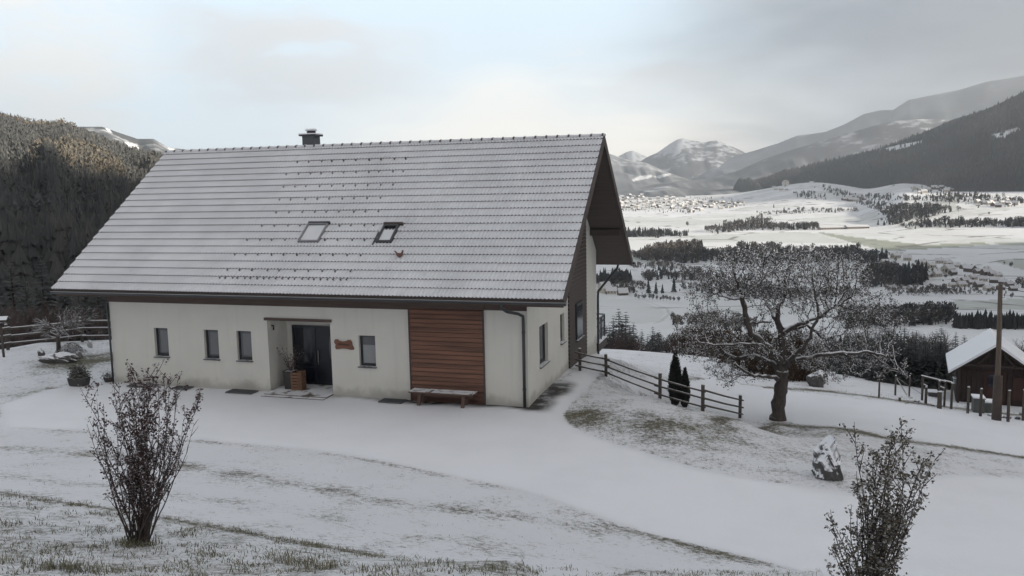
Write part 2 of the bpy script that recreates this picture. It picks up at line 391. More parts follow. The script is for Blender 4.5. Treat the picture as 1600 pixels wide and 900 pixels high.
def _wood(name, stops, snow=0.25):
    def bd(t):
        r = t.attr('rnd'); cr = t.N.new('ShaderNodeValToRGB'); t.link(r, cr.inputs[0])
        e = cr.color_ramp.elements
        while len(e) < len(stops): e.new(0.5)
        for q, (p, c) in zip(e, stops): q.position = p; q.color = (*c, 1)
        c = t.mix(t.M('MULTIPLY', t.upness(0.3, 0.9), snow), cr.outputs[0], SNOW)
        t.set(t.p.inputs['Base Color'], c); t.p.inputs['Roughness'].default_value = 0.95; t.p.inputs['Specular IOR Level'].default_value = 0.1
    return mat(name, bd)
M_WOODLAND = _wood('valley_woodland', [(0, (0.044, 0.048, 0.049)), (0.45, (0.082, 0.083, 0.081)), (0.75, (0.150, 0.130, 0.118)), (1, (0.20, 0.165, 0.13))], 0.32)
M_HILLWOOD = _wood('hill_forest', [(0, (0.075, 0.078, 0.080)), (0.55, (0.125, 0.122, 0.112)), (0.8, (0.140, 0.125, 0.104)), (1, (0.165, 0.140, 0.108))], 0.05)
M_FARWOOD = _wood('mountain_forest', [(0, (0.060, 0.066, 0.072)), (0.6, (0.115, 0.120, 0.122)), (1, (0.20, 0.185, 0.170))], 0.40)

# ------------------------------------------------------------------ terrain
HOUSE = np.array([0.4366, 24.38588, 0.0]); HYAW = math.radians(-17.155)
HL, HW_, HWALL, HEAVE, HRIDGE = 15.303, 10.468, 2.90, 3.422, 8.314
OVS, OVL, OVF = 1.349, 1.385, 1.021
HX = np.array([math.cos(HYAW), math.sin(HYAW), 0]); HY = np.array([-math.sin(HYAW), math.cos(HYAW), 0])
def hw(x, y, z=0.0): return HOUSE + HX * x + HY * y + np.array([0, 0, z])

R_T = [0, 45, 60, 80, 100, 150, 200, 300, 400, 560, 700, 900, 1000, 1250, 1500, 2000, 2500, 3000, 3600, 4300, 6000, 30000]
R_Z = [-2, -3.4, -6.5, -12.5, -18, -28, -35.5, -49, -62, -83, -98, -116, -120, -121, -119, -104, -94, -84, -76, -58, -50, -50]
L_T = [0, 40, 48, 60, 80, 130, 200, 400, 1000, 3000, 30000]
L_Z = [0, 0.1, -0.8, -4, -8, -11, -9, -4, -4, -20, -50]
B_T = [0, 60, 200, 600, 1500, 4000, 30000]
B_Z = [5, 18, 50, 150, 330, 420, 420]
def far_z(x, y):
    r = np.hypot(x, y); az = np.degrees(np.arctan2(x, y))
    zr = np.interp(r, R_T, R_Z); zl = np.interp(r, L_T, L_Z); zb = np.interp(r, B_T, B_Z)
    t = sstep(-15, -3, az)
    z = zl * (1 - t) + zr * t
    wb = sstep(75, 140, np.abs(az))
    z = z * (1 - wb) + zb * wb
    amp = sstep(60, 600, r) * 1.6 + sstep(1200, 4000, r) * 3.0
    z = z + 64 * sstep(2900, 4200, r) * np.exp(-((az - 20.0) / 3.4) ** 2) + 50 * sstep(1900, 2750, r) * sstep(22.5, 25.5, az) * sstep(80, 45, az)
    return z + amp * (np.sin(x / 170 + 1.3) * np.cos(y / 230 + .4) + 0.5 * np.sin(x / 61 + y / 97))

_cp = []
def cp(px, py, z): p = on_z(px, py, z); _cp.append((p[0], p[1], z))
for px, py, z in [(690, 640, 0), (828, 640, 0), (0, 630, .02), (0, 668, .12), (350, 692, .06), (700, 745, .04), (1000, 830, .0), (1280, 896, .0),
                  (0, 720, .8), (200, 735, .75), (350, 745, .7), (700, 800, .6), (960, 860, .35), (0, 766, 1.55), (150, 790, 1.6), (300, 815, 1.65), (580, 868, 1.55), (780, 893, 1.2),
                  (0, 830, 2.15), (215, 850, 2.1), (400, 880, 2.2), (0, 900, 2.75), (400, 905, 2.5), (850, 925, 1.7), (1200, 915, .8),
                  (887, 650, 0), (960, 690, .03), (1100, 730, .0), (1250, 755, -.2), (1293, 750, -.22), (1031, 618, 0), (947, 580, 0), (1098, 640, -.12), (1155, 651, -.3), (1215, 655, -.75),
                  (1300, 667, -1.1), (1450, 690, -1.5), (1600, 712, -1.95), (1600, 655, -2.45), (1500, 643, -2.4), (1300, 618, -1.9), (1600, 760, -1.3), (1450, 790, -.55), (1600, 880, -.35), (1400, 860, -.15),
                  (1040, 600, -1.5), (1100, 585, -2.0), (1000, 560, -2.5), (950, 537, -3.3), (1060, 553, -2.7), (1150, 572, -2.5), (1250, 597, -2.35), (1400, 605, -3.0), (1490, 628, -3.0), (1600, 640, -3.1),
                  (0, 600, .05), (95, 568, .15), (5, 556, .1), (128, 536, .1), (170, 545, .1), (60, 535, .1)]: cp(px, py, z)
# behind the fence, along the lower lane where the lawn hides it
for x, y, z in [(5.9, 25.8, -1.15), (7.0, 25.0, -1.2), (4.7, 29.2, -1.25), (8.6, 25.4, -1.5), (7.6, 24.4, -1.15),
                (0, 1.5, 5.0), (0, 5, 3.9), (-8, 5, 4.2), (8, 4, 3.0), (-14, 8, 3.8), (14, 6, 1.2), (5, 8.5, 1.75), (4, 9.6, 1.5), (7, 9.5, 1.2), (0, 9.5, 2.3), (18, 14, -1.2), (24, 22, -2.6), (-24, 18, 1.2), (-22, 12, 3.0),
                (0, -15, 9), (-20, -10, 9), (20, -10, 6)]: _cp.append((x, y, z))
for hx, hy, z in [(0, 0, 0), (-HL, 0, 0), (-8, 0, 0), (-4, 0, 0), (-12, 0, 0), (-8, 5, 0), (0, 4, 0), (0, 8, -.05), (1.4, 4, 0), (1.5, 8, -.05), (0, 10.4, -.35), (-HL, 5, 0), (-HL, 10, 0), (-8, 10, -.6), (2.5, 13, -1.5), (-4, 13, -1.5)]:
    p = hw(hx, hy); _cp.append((p[0], p[1], z))
for az in range(-180, 180, 12):
    for rr in (58, 75):
        x, y = rr * math.sin(math.radians(az)), rr * math.cos(math.radians(az)); _cp.append((x, y, float(far_z(x, y))))
_cp = np.array(_cp)
def _rbf_fit(P):
    n = len(P); D = np.hypot(P[:, None, 0] - P[None, :, 0], P[:, None, 1] - P[None, :, 1])
    K = D + np.eye(n) * (-0.25); A = np.zeros((n + 3, n + 3)); A[:n, :n] = K
    A[:n, n] = 1; A[:n, n + 1:] = P[:, :2]; A[n, :n] = 1; A[n + 1:, :n] = P[:, :2].T
    return np.linalg.solve(A, np.concatenate([P[:, 2], [0, 0, 0]]))
_w = _rbf_fit(_cp)
def near_z(x, y):
    x = np.asarray(x, float); y = np.asarray(y, float); sh = x.shape; x = x.ravel(); y = y.ravel(); out = np.empty_like(x)
    for i in range(0, len(x), 20000):
        s = slice(i, i + 20000)
        D = np.hypot(x[s, None] - _cp[None, :, 0], y[s, None] - _cp[None, :, 1])
        out[s] = D @ _w[:-3] + _w[-3] + _w[-2] * x[s] + _w[-1] * y[s]
    return out.reshape(sh)
def ground_z(x, y):
    x = np.asarray(x, float); y = np.asarray(y, float); r = np.hypot(x, y); t = sstep(44, 70, r)
    zf = far_z(x, y); zn = np.zeros_like(zf); k = r < 70
    if np.ndim(x) == 0: return float(zf) if not k else float(near_z(x, y)) * (1 - float(t)) + float(zf) * float(t)
    zn[k] = near_z(x[k], y[k])
    return zn * (1 - t) + zf * t
_TS = np.concatenate([np.arange(4, 80, 0.05), np.geomspace(80, 9000, 2500)])
def G(px, py):
    """the point of the ground seen at this pixel of the photograph"""
    d = ray(px, py); P = CAM[None] + _TS[:, None] * d[None]
    h = P[:, 2] - ground_z(P[:, 0], P[:, 1]); k = int(np.argmax(h < 0)) if (h < 0).any() else len(_TS) - 1
    p = P[k] if k == 0 else P[k - 1] + (P[k] - P[k - 1]) * (h[k - 1] / max(1e-9, h[k - 1] - h[k]))
    return np.array([p[0], p[1], float(ground_z(p[0], p[1]))])
def GG(pts): return np.array([G(*p) for p in pts])

def in_poly(x, y, poly):
    res = np.zeros(len(x), bool); n = len(poly)
    for i in range(n):
        x0, y0 = poly[i][:2]; x1, y1 = poly[(i + 1) % n][:2]
        if y0 == y1: continue
        c = ((y0 > y) != (y1 > y)) & (x < (x1 - x0) * (y - y0) / (y1 - y0) + x0); res ^= c
    return res
def seg_dist(x, y, line):
    d = np.full(len(x), 1e9)
    for (x0, y0), (x1, y1) in zip(line[:-1], line[1:]):
        L2 = (x1 - x0) ** 2 + (y1 - y0) ** 2 + 1e-9; t = np.clip(((x - x0) * (x1 - x0) + (y - y0) * (y1 - y0)) / L2, 0, 1)
        d = np.minimum(d, np.hypot(x - x0 - t * (x1 - x0), y - y0 - t * (y1 - y0)))
    return d
def xy(pts): return [tuple(G(*p)[:2]) for p in pts]

def build_ground():
    az = np.concatenate([np.arange(-180, -44, 2.5), np.arange(-44, -36, .4), np.arange(-36, 36, .115), np.arange(36, 44, .4), np.arange(44, 180.1, 2.5)])
    rr = np.concatenate([[0.4], np.geomspace(2.0, 60, 330), np.geomspace(60.9, 12000, 360)])
    A, Rr = np.meshgrid(np.radians(az), rr)
    x = (Rr * np.sin(A)).ravel(); y = (Rr * np.cos(A)).ravel(); r = Rr.ravel()
    z = ground_z(x, y)
    bare = np.full(len(x), 0.26); tint = np.zeros(len(x)); speck = np.zeros(len(x)); dark = np.zeros(len(x))
    near = r < 75
    bare[near] = 0.415; speck[near] = 0.5
    # the swept yard and drive, smooth deep snow
    yard = xy([(0, 632), (60, 612), (165, 590), (180, 600), (560, 612), (830, 640), (870, 600), (905, 575), (945, 582), (914, 612), (894, 634), (886, 647), (889, 658), (903, 669), (928, 681), (960, 692), (1100, 733), (1270, 762), (1330, 770), (1480, 740), (1700, 745), (1900, 760), (1900, 960), (1290, 960), (1290, 900), (1000, 832), (850, 778), (700, 743), (500, 706), (350, 692), (150, 675), (0, 668)])
    drive2 = xy([(940, 590), (1000, 596), (1110, 592), (1300, 620), (1440, 634), (1600, 657), (1850, 690), (1850, 752), (1600, 711), (1450, 689), (1300, 666), (1216, 657), (1150, 650), (1090, 636), (1030, 612)])
    ky = in_poly(x, y, yard) & near; kd = in_poly(x, y, drive2) & near
    ed = seg_dist(x[near], y[near], yard + [yard[0]])
    w = np.ones(near.sum()) * 0; w[ky[near]] = sstep(0, .35, ed[ky[near]])
    bare[near] = bare[near] * (1 - w) + 0.03 * w; speck[near] = speck[near] * (1 - w) + 0.06 * w
    bare[kd] = 0.10; speck[kd] = 0.1
    bare[near] += (0.055 + .03 * np.sin(x[near] * 1.7 + y[near])) * np.exp(-(ed / .25) ** 2)
    # drive edge and wheel tracks on the bank
    def line(pts, wd, add):
        d = seg_dist(x[near], y[near], xy(pts)); bare[near] += add * np.exp(-(d / wd) ** 2)
    line([(0, 700), (130, 706), (400, 745), (620, 786), (850, 812), (1000, 838), (1180, 880)], .5, .08)
    line([(0, 742), (200, 765), (420, 795), (640, 838), (800, 862)], .5, .05)
    # grassy slope in the foreground
    gp = xy([(0, 768), (150, 790), (300, 815), (450, 842), (580, 866), (800, 880), (1000, 890), (1280, 889), (1400, 960), (700, 1400), (0, 1400)])
    gp = gp + [(-14, 8), (-20, 12)]
    k = in_poly(x, y, gp) & near; bare[k] = 0.475
    line([(-60, 755), (0, 769), (150, 791), (300, 816), (450, 843), (600, 869)], .24, .075)
    line([(640, 875), (780, 890), (1000, 893)], .3, .04)
    # lawn island: grass shows most at its western tip
    lawn = xy([(886, 648), (894, 634), (914, 612), (946, 583), (1030, 612), (1155, 650), (1215, 657), (1450, 690), (1600, 712), (1600, 748), (1480, 738), (1330, 768), (1250, 757), (1100, 731), (960, 690), (905, 668)])
    k = in_poly(x, y, lawn) & near; bare[k] = 0.452; speck[k] = 0.7
    for px, py, rad, add in [(900, 650, .7, .09), (925, 640, .9, .06), (912, 660, .5, .05), (960, 600, .8, .05), (1035, 665, .8, .08), (1040, 690, .7, .08), (1110, 670, 1.2, .05), (1215, 668, 1.1, .10), (1300, 672, 1.0, .05), (1150, 690, 1, .04), (985, 660, .9, .07)]:
        p = G(px, py); d = np.hypot(x[near] - p[0], y[near] - p[1]); bare[near] += add * np.exp(-(d / rad) ** 2)
    line([(1120, 655), (1215, 663), (1400, 688), (1500, 700), (1600, 715)], .30, .15)
    line([(1560, 745), (1500, 760), (1420, 790)], .4, .04)
    # lawns beyond the lane and to the left
    line([(1120, 600), (1300, 612), (1420, 628), (1600, 650)], .5, .16)
    line([(960, 575), (1010, 582), (1100, 592)], .5, .09)
    line([(0, 650), (90, 628), (170, 605)], .22, .10)
    for px, py, rad, add in [(60, 615, 1.6, .06), (150, 560, 1.8, .14), (100, 570, 1.5, .08), (130, 535, 1.6, .10)]:
        p = G(px, py); d = np.hypot(x[near] - p[0], y[near] - p[1]); bare[near] += add * np.exp(-(d / rad) ** 2)
    # strip at the foot of the walls where the roof keeps the snow off
    lx = (x - HOUSE[0]) * HX[0] + (y - HOUSE[1]) * HX[1]; ly = (x - HOUSE[0]) * HY[0] + (y - HOUSE[1]) * HY[1]
    wob = .10 * np.sin(lx * 1.3) + .06 * np.sin(lx * 3.7 + 1); wob2 = .12 * np.sin(ly * 2.1) + .07 * np.sin(ly * 5 + 2)
    front_ = sstep(-.40, -.12, ly + wob) * sstep(-7.2, -6.2, lx) * sstep(.9, .3, lx) * np.where(lx < -4.2, .55, 1.0)
    side_ = sstep(.95, .45, lx + wob2) * sstep(-.3, .0, lx) * sstep(-.6, .1, ly) * sstep(3.9, 2.6, ly)
    dark[near] = np.maximum(front_ * (ly < .3), side_)[near]
    # far: farmland strips
    far = (r > 500) & (y > 0)
    def strip(pts, v):
        k = in_poly(x, y, xy(pts)) & far; tint[k] = np.maximum(tint[k], v)
    strip([(1275, 362), (1341, 382), (1382, 392), (1446, 389), (1556, 381), (1529, 379), (1441, 382), (1333, 370)], .85)
    strip([(1553, 378), (1640, 377), (1640, 383), (1553, 382)], .7)
    strip([(1553, 408), (1640, 400), (1640, 430), (1588, 419)], .6)
    strip([(1487, 470), (1640, 463), (1640, 484), (1487, 484)], .5)
    strip([(1070, 369), (1260, 362), (1330, 380), (1100, 378)], .35)
    strip([(960, 346), (1055, 340), (1130, 349), (1000, 357)], .22)
    strip([(1380, 418), (1440, 412), (1490, 424), (1430, 432)], .35)
    strip([(1445, 322), (1500, 304), (1493, 330), (1462, 330)], .40)
    strip([(1100, 345), (1160, 338), (1250, 344), (1130, 356)], .25)
    strip([(1270, 334), (1370, 331), (1376, 349), (1275, 354)], .22)
    strip([(932, 462), (1010, 472), (1040, 487), (1030, 502), (985, 510), (932, 500)], .16)
    strip([(985, 398), (1080, 418), (1080, 424), (990, 410)], .40)
    tint += (r > 250) * (y > 0) * np.clip(0.10 * np.sin(x / 95 + 2) * np.sin(y / 160) + .15 * sstep(3000, 1500, r) + .04, 0, 1)  # wide tint darkens the nearer valley's snow in place of its shade
    # roads and hedge lines
    def road(pts, wd, v):
        kk = far & (np.abs(x) < 4000); d = seg_dist(x[kk], y[kk], xy(pts)); tint[kk] = np.maximum(tint[kk], v * (d < wd))
    road([(1010, 470), (1042, 482), (1046, 491), (1030, 503), (1012, 508)], 1.2, .6)
    road([(985, 505), (1060, 507)], 1.0, .5)
    road([(1560, 395), (1598, 420), (1590, 440), (1600, 460)], 4, .0)
    V = np.stack([x, y, z], 1)
    na, nr = len(az), len(rr)
    i = (np.arange(nr - 1)[:, None] * na + np.arange(na - 1)[None]).ravel()
    F = np.stack([i, i + 1, i + na + 1, i + na], 1)[:, ::-1]
    # the disc under the camera
    me = mesh_np('ground', V, F, M_GROUND, dict(farm=sstep(550, 900, r) * (y > 0), bare=np.clip(bare, 0, 1), tint=np.clip(tint, 0, 1), speck=speck, dark=dark), smooth=True)
    o = link('ground', me); tag(o, 'thin snow over yard, drive, lawns and the farmland of the valley', kind='structure')
build_ground()

# ------------------------------------------------------------------ mountains
def _m_mountain(name, forest, snow, snow_amt, patch=0.0):
    def b(t):
        v = t.obj(world=True)
        n = t.noise(v, 0.011, 6, 0.65); n2 = t.noise(v, 0.0028, 4, 0.6); n3 = t.noise(v, 0.045, 4, 0.7)
        c = t.mix(n3, tuple(q * .6 for q in forest), tuple(q * 1.45 for q in forest))
        c = t.mix(t.M('MULTIPLY', t.ramp(n2, 0.45, 0.62), 0.35), c, tuple(min(1, q * 1.9) for q in forest))
        m = t.M('ADD', t.M('MULTIPLY', n, 0.55), t.M('MULTIPLY', n2, 0.45)); m = t.M('ADD', m, t.M('MULTIPLY', t.attr('high'), 0.20))
        c = t.mix(t.ramp(m, 0.66 - snow_amt, 0.76 - snow_amt), c, snow)
        if patch:
            c = t.mix(t.attr('clear'), c, (0.74, 0.75, 0.77))
        t.set(t.p.inputs['Base Color'], c); t.p.inputs['Roughness'].default_value = 0.95; t.p.inputs['Specular IOR Level'].default_value = 0.05
    return mat(name, b)
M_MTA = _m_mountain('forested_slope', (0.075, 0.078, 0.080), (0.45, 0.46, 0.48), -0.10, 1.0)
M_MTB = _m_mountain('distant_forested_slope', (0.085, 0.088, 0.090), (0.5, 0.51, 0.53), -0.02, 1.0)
M_MTB2 = _m_mountain('hazed_snowy_forest', (0.17, 0.175, 0.185), (0.50, 0.51, 0.54), 0.02, 1.0)  # forest colour paled by thin snow plus painted haze and light
M_MTMIST = _m_mountain('misted_high_forest', (0.19, 0.205, 0.23), (0.30, 0.32, 0.35), -0.04, 1.0)  # mist over the far ridge put into its forest colour
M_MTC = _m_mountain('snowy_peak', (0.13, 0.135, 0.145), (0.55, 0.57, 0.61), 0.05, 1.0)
M_HILL = _m_mountain('near_forest_floor', (0.070, 0.066, 0.060), (0.30, 0.30, 0.30), -0.16, 1.0)
def px_az_el(px, py):
    d = ray(px, py); return math.degrees(math.atan2(d[0], d[1])), d[2] / math.hypot(d[0], d[1])
def fbm1(x, seed, n=5, f=1.0):
    rs = np.random.RandomState(seed); o = np.zeros_like(x)
    for k in range(n): o += np.sin(x * f * 2 ** k * (1 + .2 * rs.rand()) + rs.rand() * 6.3) * 0.5 ** k
    return o
class Ridge:
    """a mountain flank rising from radius r0 to a crest at rc (metres from the house terrace) along a bearing-dependent skyline"""
    def __init__(s, sky, r0, rc, z0, power=1.25, rough=10, seed=1, back=1.6, slack=0.0):
        ae = sorted(px_az_el(*p) for p in sky); s.az = np.array([a for a, e in ae]); s.el = np.array([e for a, e in ae])
        s.r0, s.rc, s.z0, s.pw, s.rough, s.seed, s.back, s.slack = r0, rc, z0, power, rough, seed, back, slack
    def at(s, az, u):
        """u 0..1 foot to crest, 1..2 the far side"""
        az = np.asarray(az, float); u = np.asarray(u, float)
        r0 = np.interp(az, s.az, s.r0) if np.ndim(s.r0) else s.r0; rc = np.interp(az, s.az, s.rc) if np.ndim(s.rc) else s.rc
        top = CAM_H + rc * np.interp(az, s.az, s.el) - s.slack
        r = np.where(u <= 1, r0 + (rc - r0) * u, rc + (rc - r0) * (u - 1) * s.back)
        uu = np.clip(u, 0, 1)
        z = s.z0 + (top - s.z0) * uu ** s.pw
        g = fbm1(az * 1.3 + uu * 1.5, s.seed, 4) * fbm1(uu * 5 + az * .35, s.seed + 1, 3)
        z = z + s.rough * g * np.sin(np.pi * np.clip(uu, 0, 1)) ** 1.0 * 0.8
        z = np.where(u > 1, top + (s.z0 - 60 - top) * (u - 1) ** 1.1, z)
        return r * np.sin(np.radians(az)), r * np.cos(np.radians(az)), z, r
    def build(s, name, m, label, na=240, nu=70, clear=()):
        az = np.linspace(s.az[0], s.az[-1], na); u = np.concatenate([np.linspace(0, 1, nu), np.linspace(1, 2, 12)[1:]])
        A, U = np.meshgrid(az, u); x, y, z, r = s.at(A.ravel(), U.ravel())
        cl = np.zeros(len(x))
        if clear:
            P = np.stack([x, y, z], 1) - CAM; dx = P @ RT; dy = P @ UP; df = P @ _f
            # clearings are outlined on the slope by the bearing and height at which they lie
            qx = 800 + FPX * dx / df; qy = 450 - FPX * dy / df
            for poly in clear: cl = np.maximum(cl, in_poly(qx, qy, poly) * (U.ravel() <= 1))
        n = len(az); i = (np.arange(len(u) - 1)[:, None] * n + np.arange(n - 1)[None]).ravel()
        F = np.stack([i, i + 1, i + n + 1, i + n], 1)[:, ::-1]
        hi = np.clip((z - s.z0) / max(1, z.max() - s.z0), 0, 1)
        o = link(name, mesh_np(name, np.stack([x, y, z], 1), F, m, dict(high=hi, clear=cl), smooth=True))
        tag(o, label, kind='structure'); return o
# left: wooded hill close by, a higher snowy shoulder behind it
hillL = Ridge([(-330, 190), (-200, 165), (-100, 170), (0, 190), (50, 199), (100, 203), (150, 222), (200, 240), (250, 250), (300, 285), (380, 320), (470, 345)], 150, 1150, -14, 1.1, 8, 5)
hillL.build('hill', M_HILL, 'wooded hillside rising behind the left end of the house', 200, 60)
Ridge([(60, 205), (125, 198), (160, 198), (185, 207), (215, 217), (240, 217), (262, 230), (285, 233), (310, 240), (360, 262), (430, 290)], 1500, 3000, 0, 1.2, 15, 9).build(
    'hill', M_MTB, 'grey wooded shoulder with snowy clearings behind the left hill', 160, 40, [[(164, 198), (172, 202), (175, 208), (167, 204)], [(263, 230), (300, 240), (290, 246), (266, 244)], [(195, 222), (215, 226), (222, 236), (200, 232)]])
# right: four flanks one behind the other
ridgeA = Ridge([(1040, 318), (1130, 300), (1180, 284), (1230, 268), (1280, 254), (1330, 243), (1370, 233), (1410, 220), (1450, 204), (1490, 186), (1530, 175), (1565, 160), (1600, 143), (1640, 125), (1700, 105), (1760, 85)],
               [4900, 4800, 4700, 4600, 4500, 4300, 4000, 3700, 3400, 3200, 3000, 2900, 2850, 2800, 2700, 2600], [5600, 5500, 5400, 5300, 5200, 5100, 5000, 4900, 4800, 4600, 4500, 4400, 4300, 4300, 4200, 4000], -92, 1.15, 42, 21)
ridgeA.build('mountain', M_MTA, 'dark forested mountainside filling the right edge', 300, 90,
             [[(1362, 236), (1385, 231), (1410, 225), (1446, 219), (1448, 221), (1420, 233), (1400, 238), (1380, 236)], [(1545, 212), (1590, 198), (1600, 206), (1560, 222)]])
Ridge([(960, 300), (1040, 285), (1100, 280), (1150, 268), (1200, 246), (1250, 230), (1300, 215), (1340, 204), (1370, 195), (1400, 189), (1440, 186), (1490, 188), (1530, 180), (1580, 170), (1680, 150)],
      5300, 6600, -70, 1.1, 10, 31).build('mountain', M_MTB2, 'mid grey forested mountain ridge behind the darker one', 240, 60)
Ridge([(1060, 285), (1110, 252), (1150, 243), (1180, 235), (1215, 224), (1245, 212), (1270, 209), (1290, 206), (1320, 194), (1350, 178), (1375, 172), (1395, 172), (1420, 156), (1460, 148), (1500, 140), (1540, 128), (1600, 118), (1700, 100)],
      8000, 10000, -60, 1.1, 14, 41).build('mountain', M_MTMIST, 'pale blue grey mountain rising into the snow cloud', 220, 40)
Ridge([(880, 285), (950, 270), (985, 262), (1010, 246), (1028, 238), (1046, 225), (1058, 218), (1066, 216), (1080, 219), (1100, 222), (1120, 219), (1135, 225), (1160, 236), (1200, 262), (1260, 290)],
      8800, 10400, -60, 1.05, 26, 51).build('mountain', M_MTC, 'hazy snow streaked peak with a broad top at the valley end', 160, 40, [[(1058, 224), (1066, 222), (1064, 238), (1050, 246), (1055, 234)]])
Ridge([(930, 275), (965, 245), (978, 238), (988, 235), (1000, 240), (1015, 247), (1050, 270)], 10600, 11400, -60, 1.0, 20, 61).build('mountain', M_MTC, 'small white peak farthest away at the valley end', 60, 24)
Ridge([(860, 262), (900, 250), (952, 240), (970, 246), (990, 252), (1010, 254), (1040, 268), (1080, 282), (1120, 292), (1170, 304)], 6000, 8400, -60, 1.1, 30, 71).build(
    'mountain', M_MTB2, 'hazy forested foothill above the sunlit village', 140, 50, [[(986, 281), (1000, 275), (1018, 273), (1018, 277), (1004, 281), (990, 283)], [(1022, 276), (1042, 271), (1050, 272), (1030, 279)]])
Ridge([(900, 290), (960, 300), (1000, 296), (1040, 290), (1075, 296), (1110, 292), (1140, 290), (1180, 300), (1215, 296)], 4300, 5600, -72, 1.0, 12, 81).build(
    'hill', M_MTB2, 'low wooded foothill directly behind the sunlit village', 120, 30, [[(1090, 286), (1120, 279), (1122, 283), (1094, 292)]])
# added ridge, out of view on the right, shaped to shade the terrace
def shade_ridge():
    n, mth = 90, 40
    yy = np.linspace(-2600, 1750, n); tt = np.linspace(0, 1, mth); Y, T_ = np.meshgrid(yy, tt)
    crest = 470 + 45 * np.sin(Y / 330) + 25 * np.sin(Y / 140 + 1)
    crest = crest * sstep(1780, 900, Y) + -110 * (1 - sstep(1780, 900, Y))
    x0 = 330 + np.maximum(0, Y) * 0.72; x = x0 + (980 + np.maximum(0, Y - 600) * 0.55 - x0 + 700) * T_
    prof = np.sin(np.pi * np.clip(T_ / 1.25, 0, 1)) ** 1.3
    base = np.where(Y > 0, -60 * sstep(0, 600, Y) - 50, -20) * 1.0 - 30
    z = base + (crest - base) * prof
    V = np.stack([x.ravel(), Y.ravel(), z.ravel()], 1); i = (np.arange(mth - 1)[:, None] * n + np.arange(n - 1)[None]).ravel()
    F = np.stack([i, i + 1, i + n + 1, i + n], 1)[:, ::-1]
    o = link('mountain', mesh_np('mountain', V, F, M_MTA, dict(high=np.zeros(len(V)), clear=np.zeros(len(V))), smooth=True))
    tag(o, 'unseen forested ridge added at the right to shade the terrace', kind='structure')
shade_ridge()

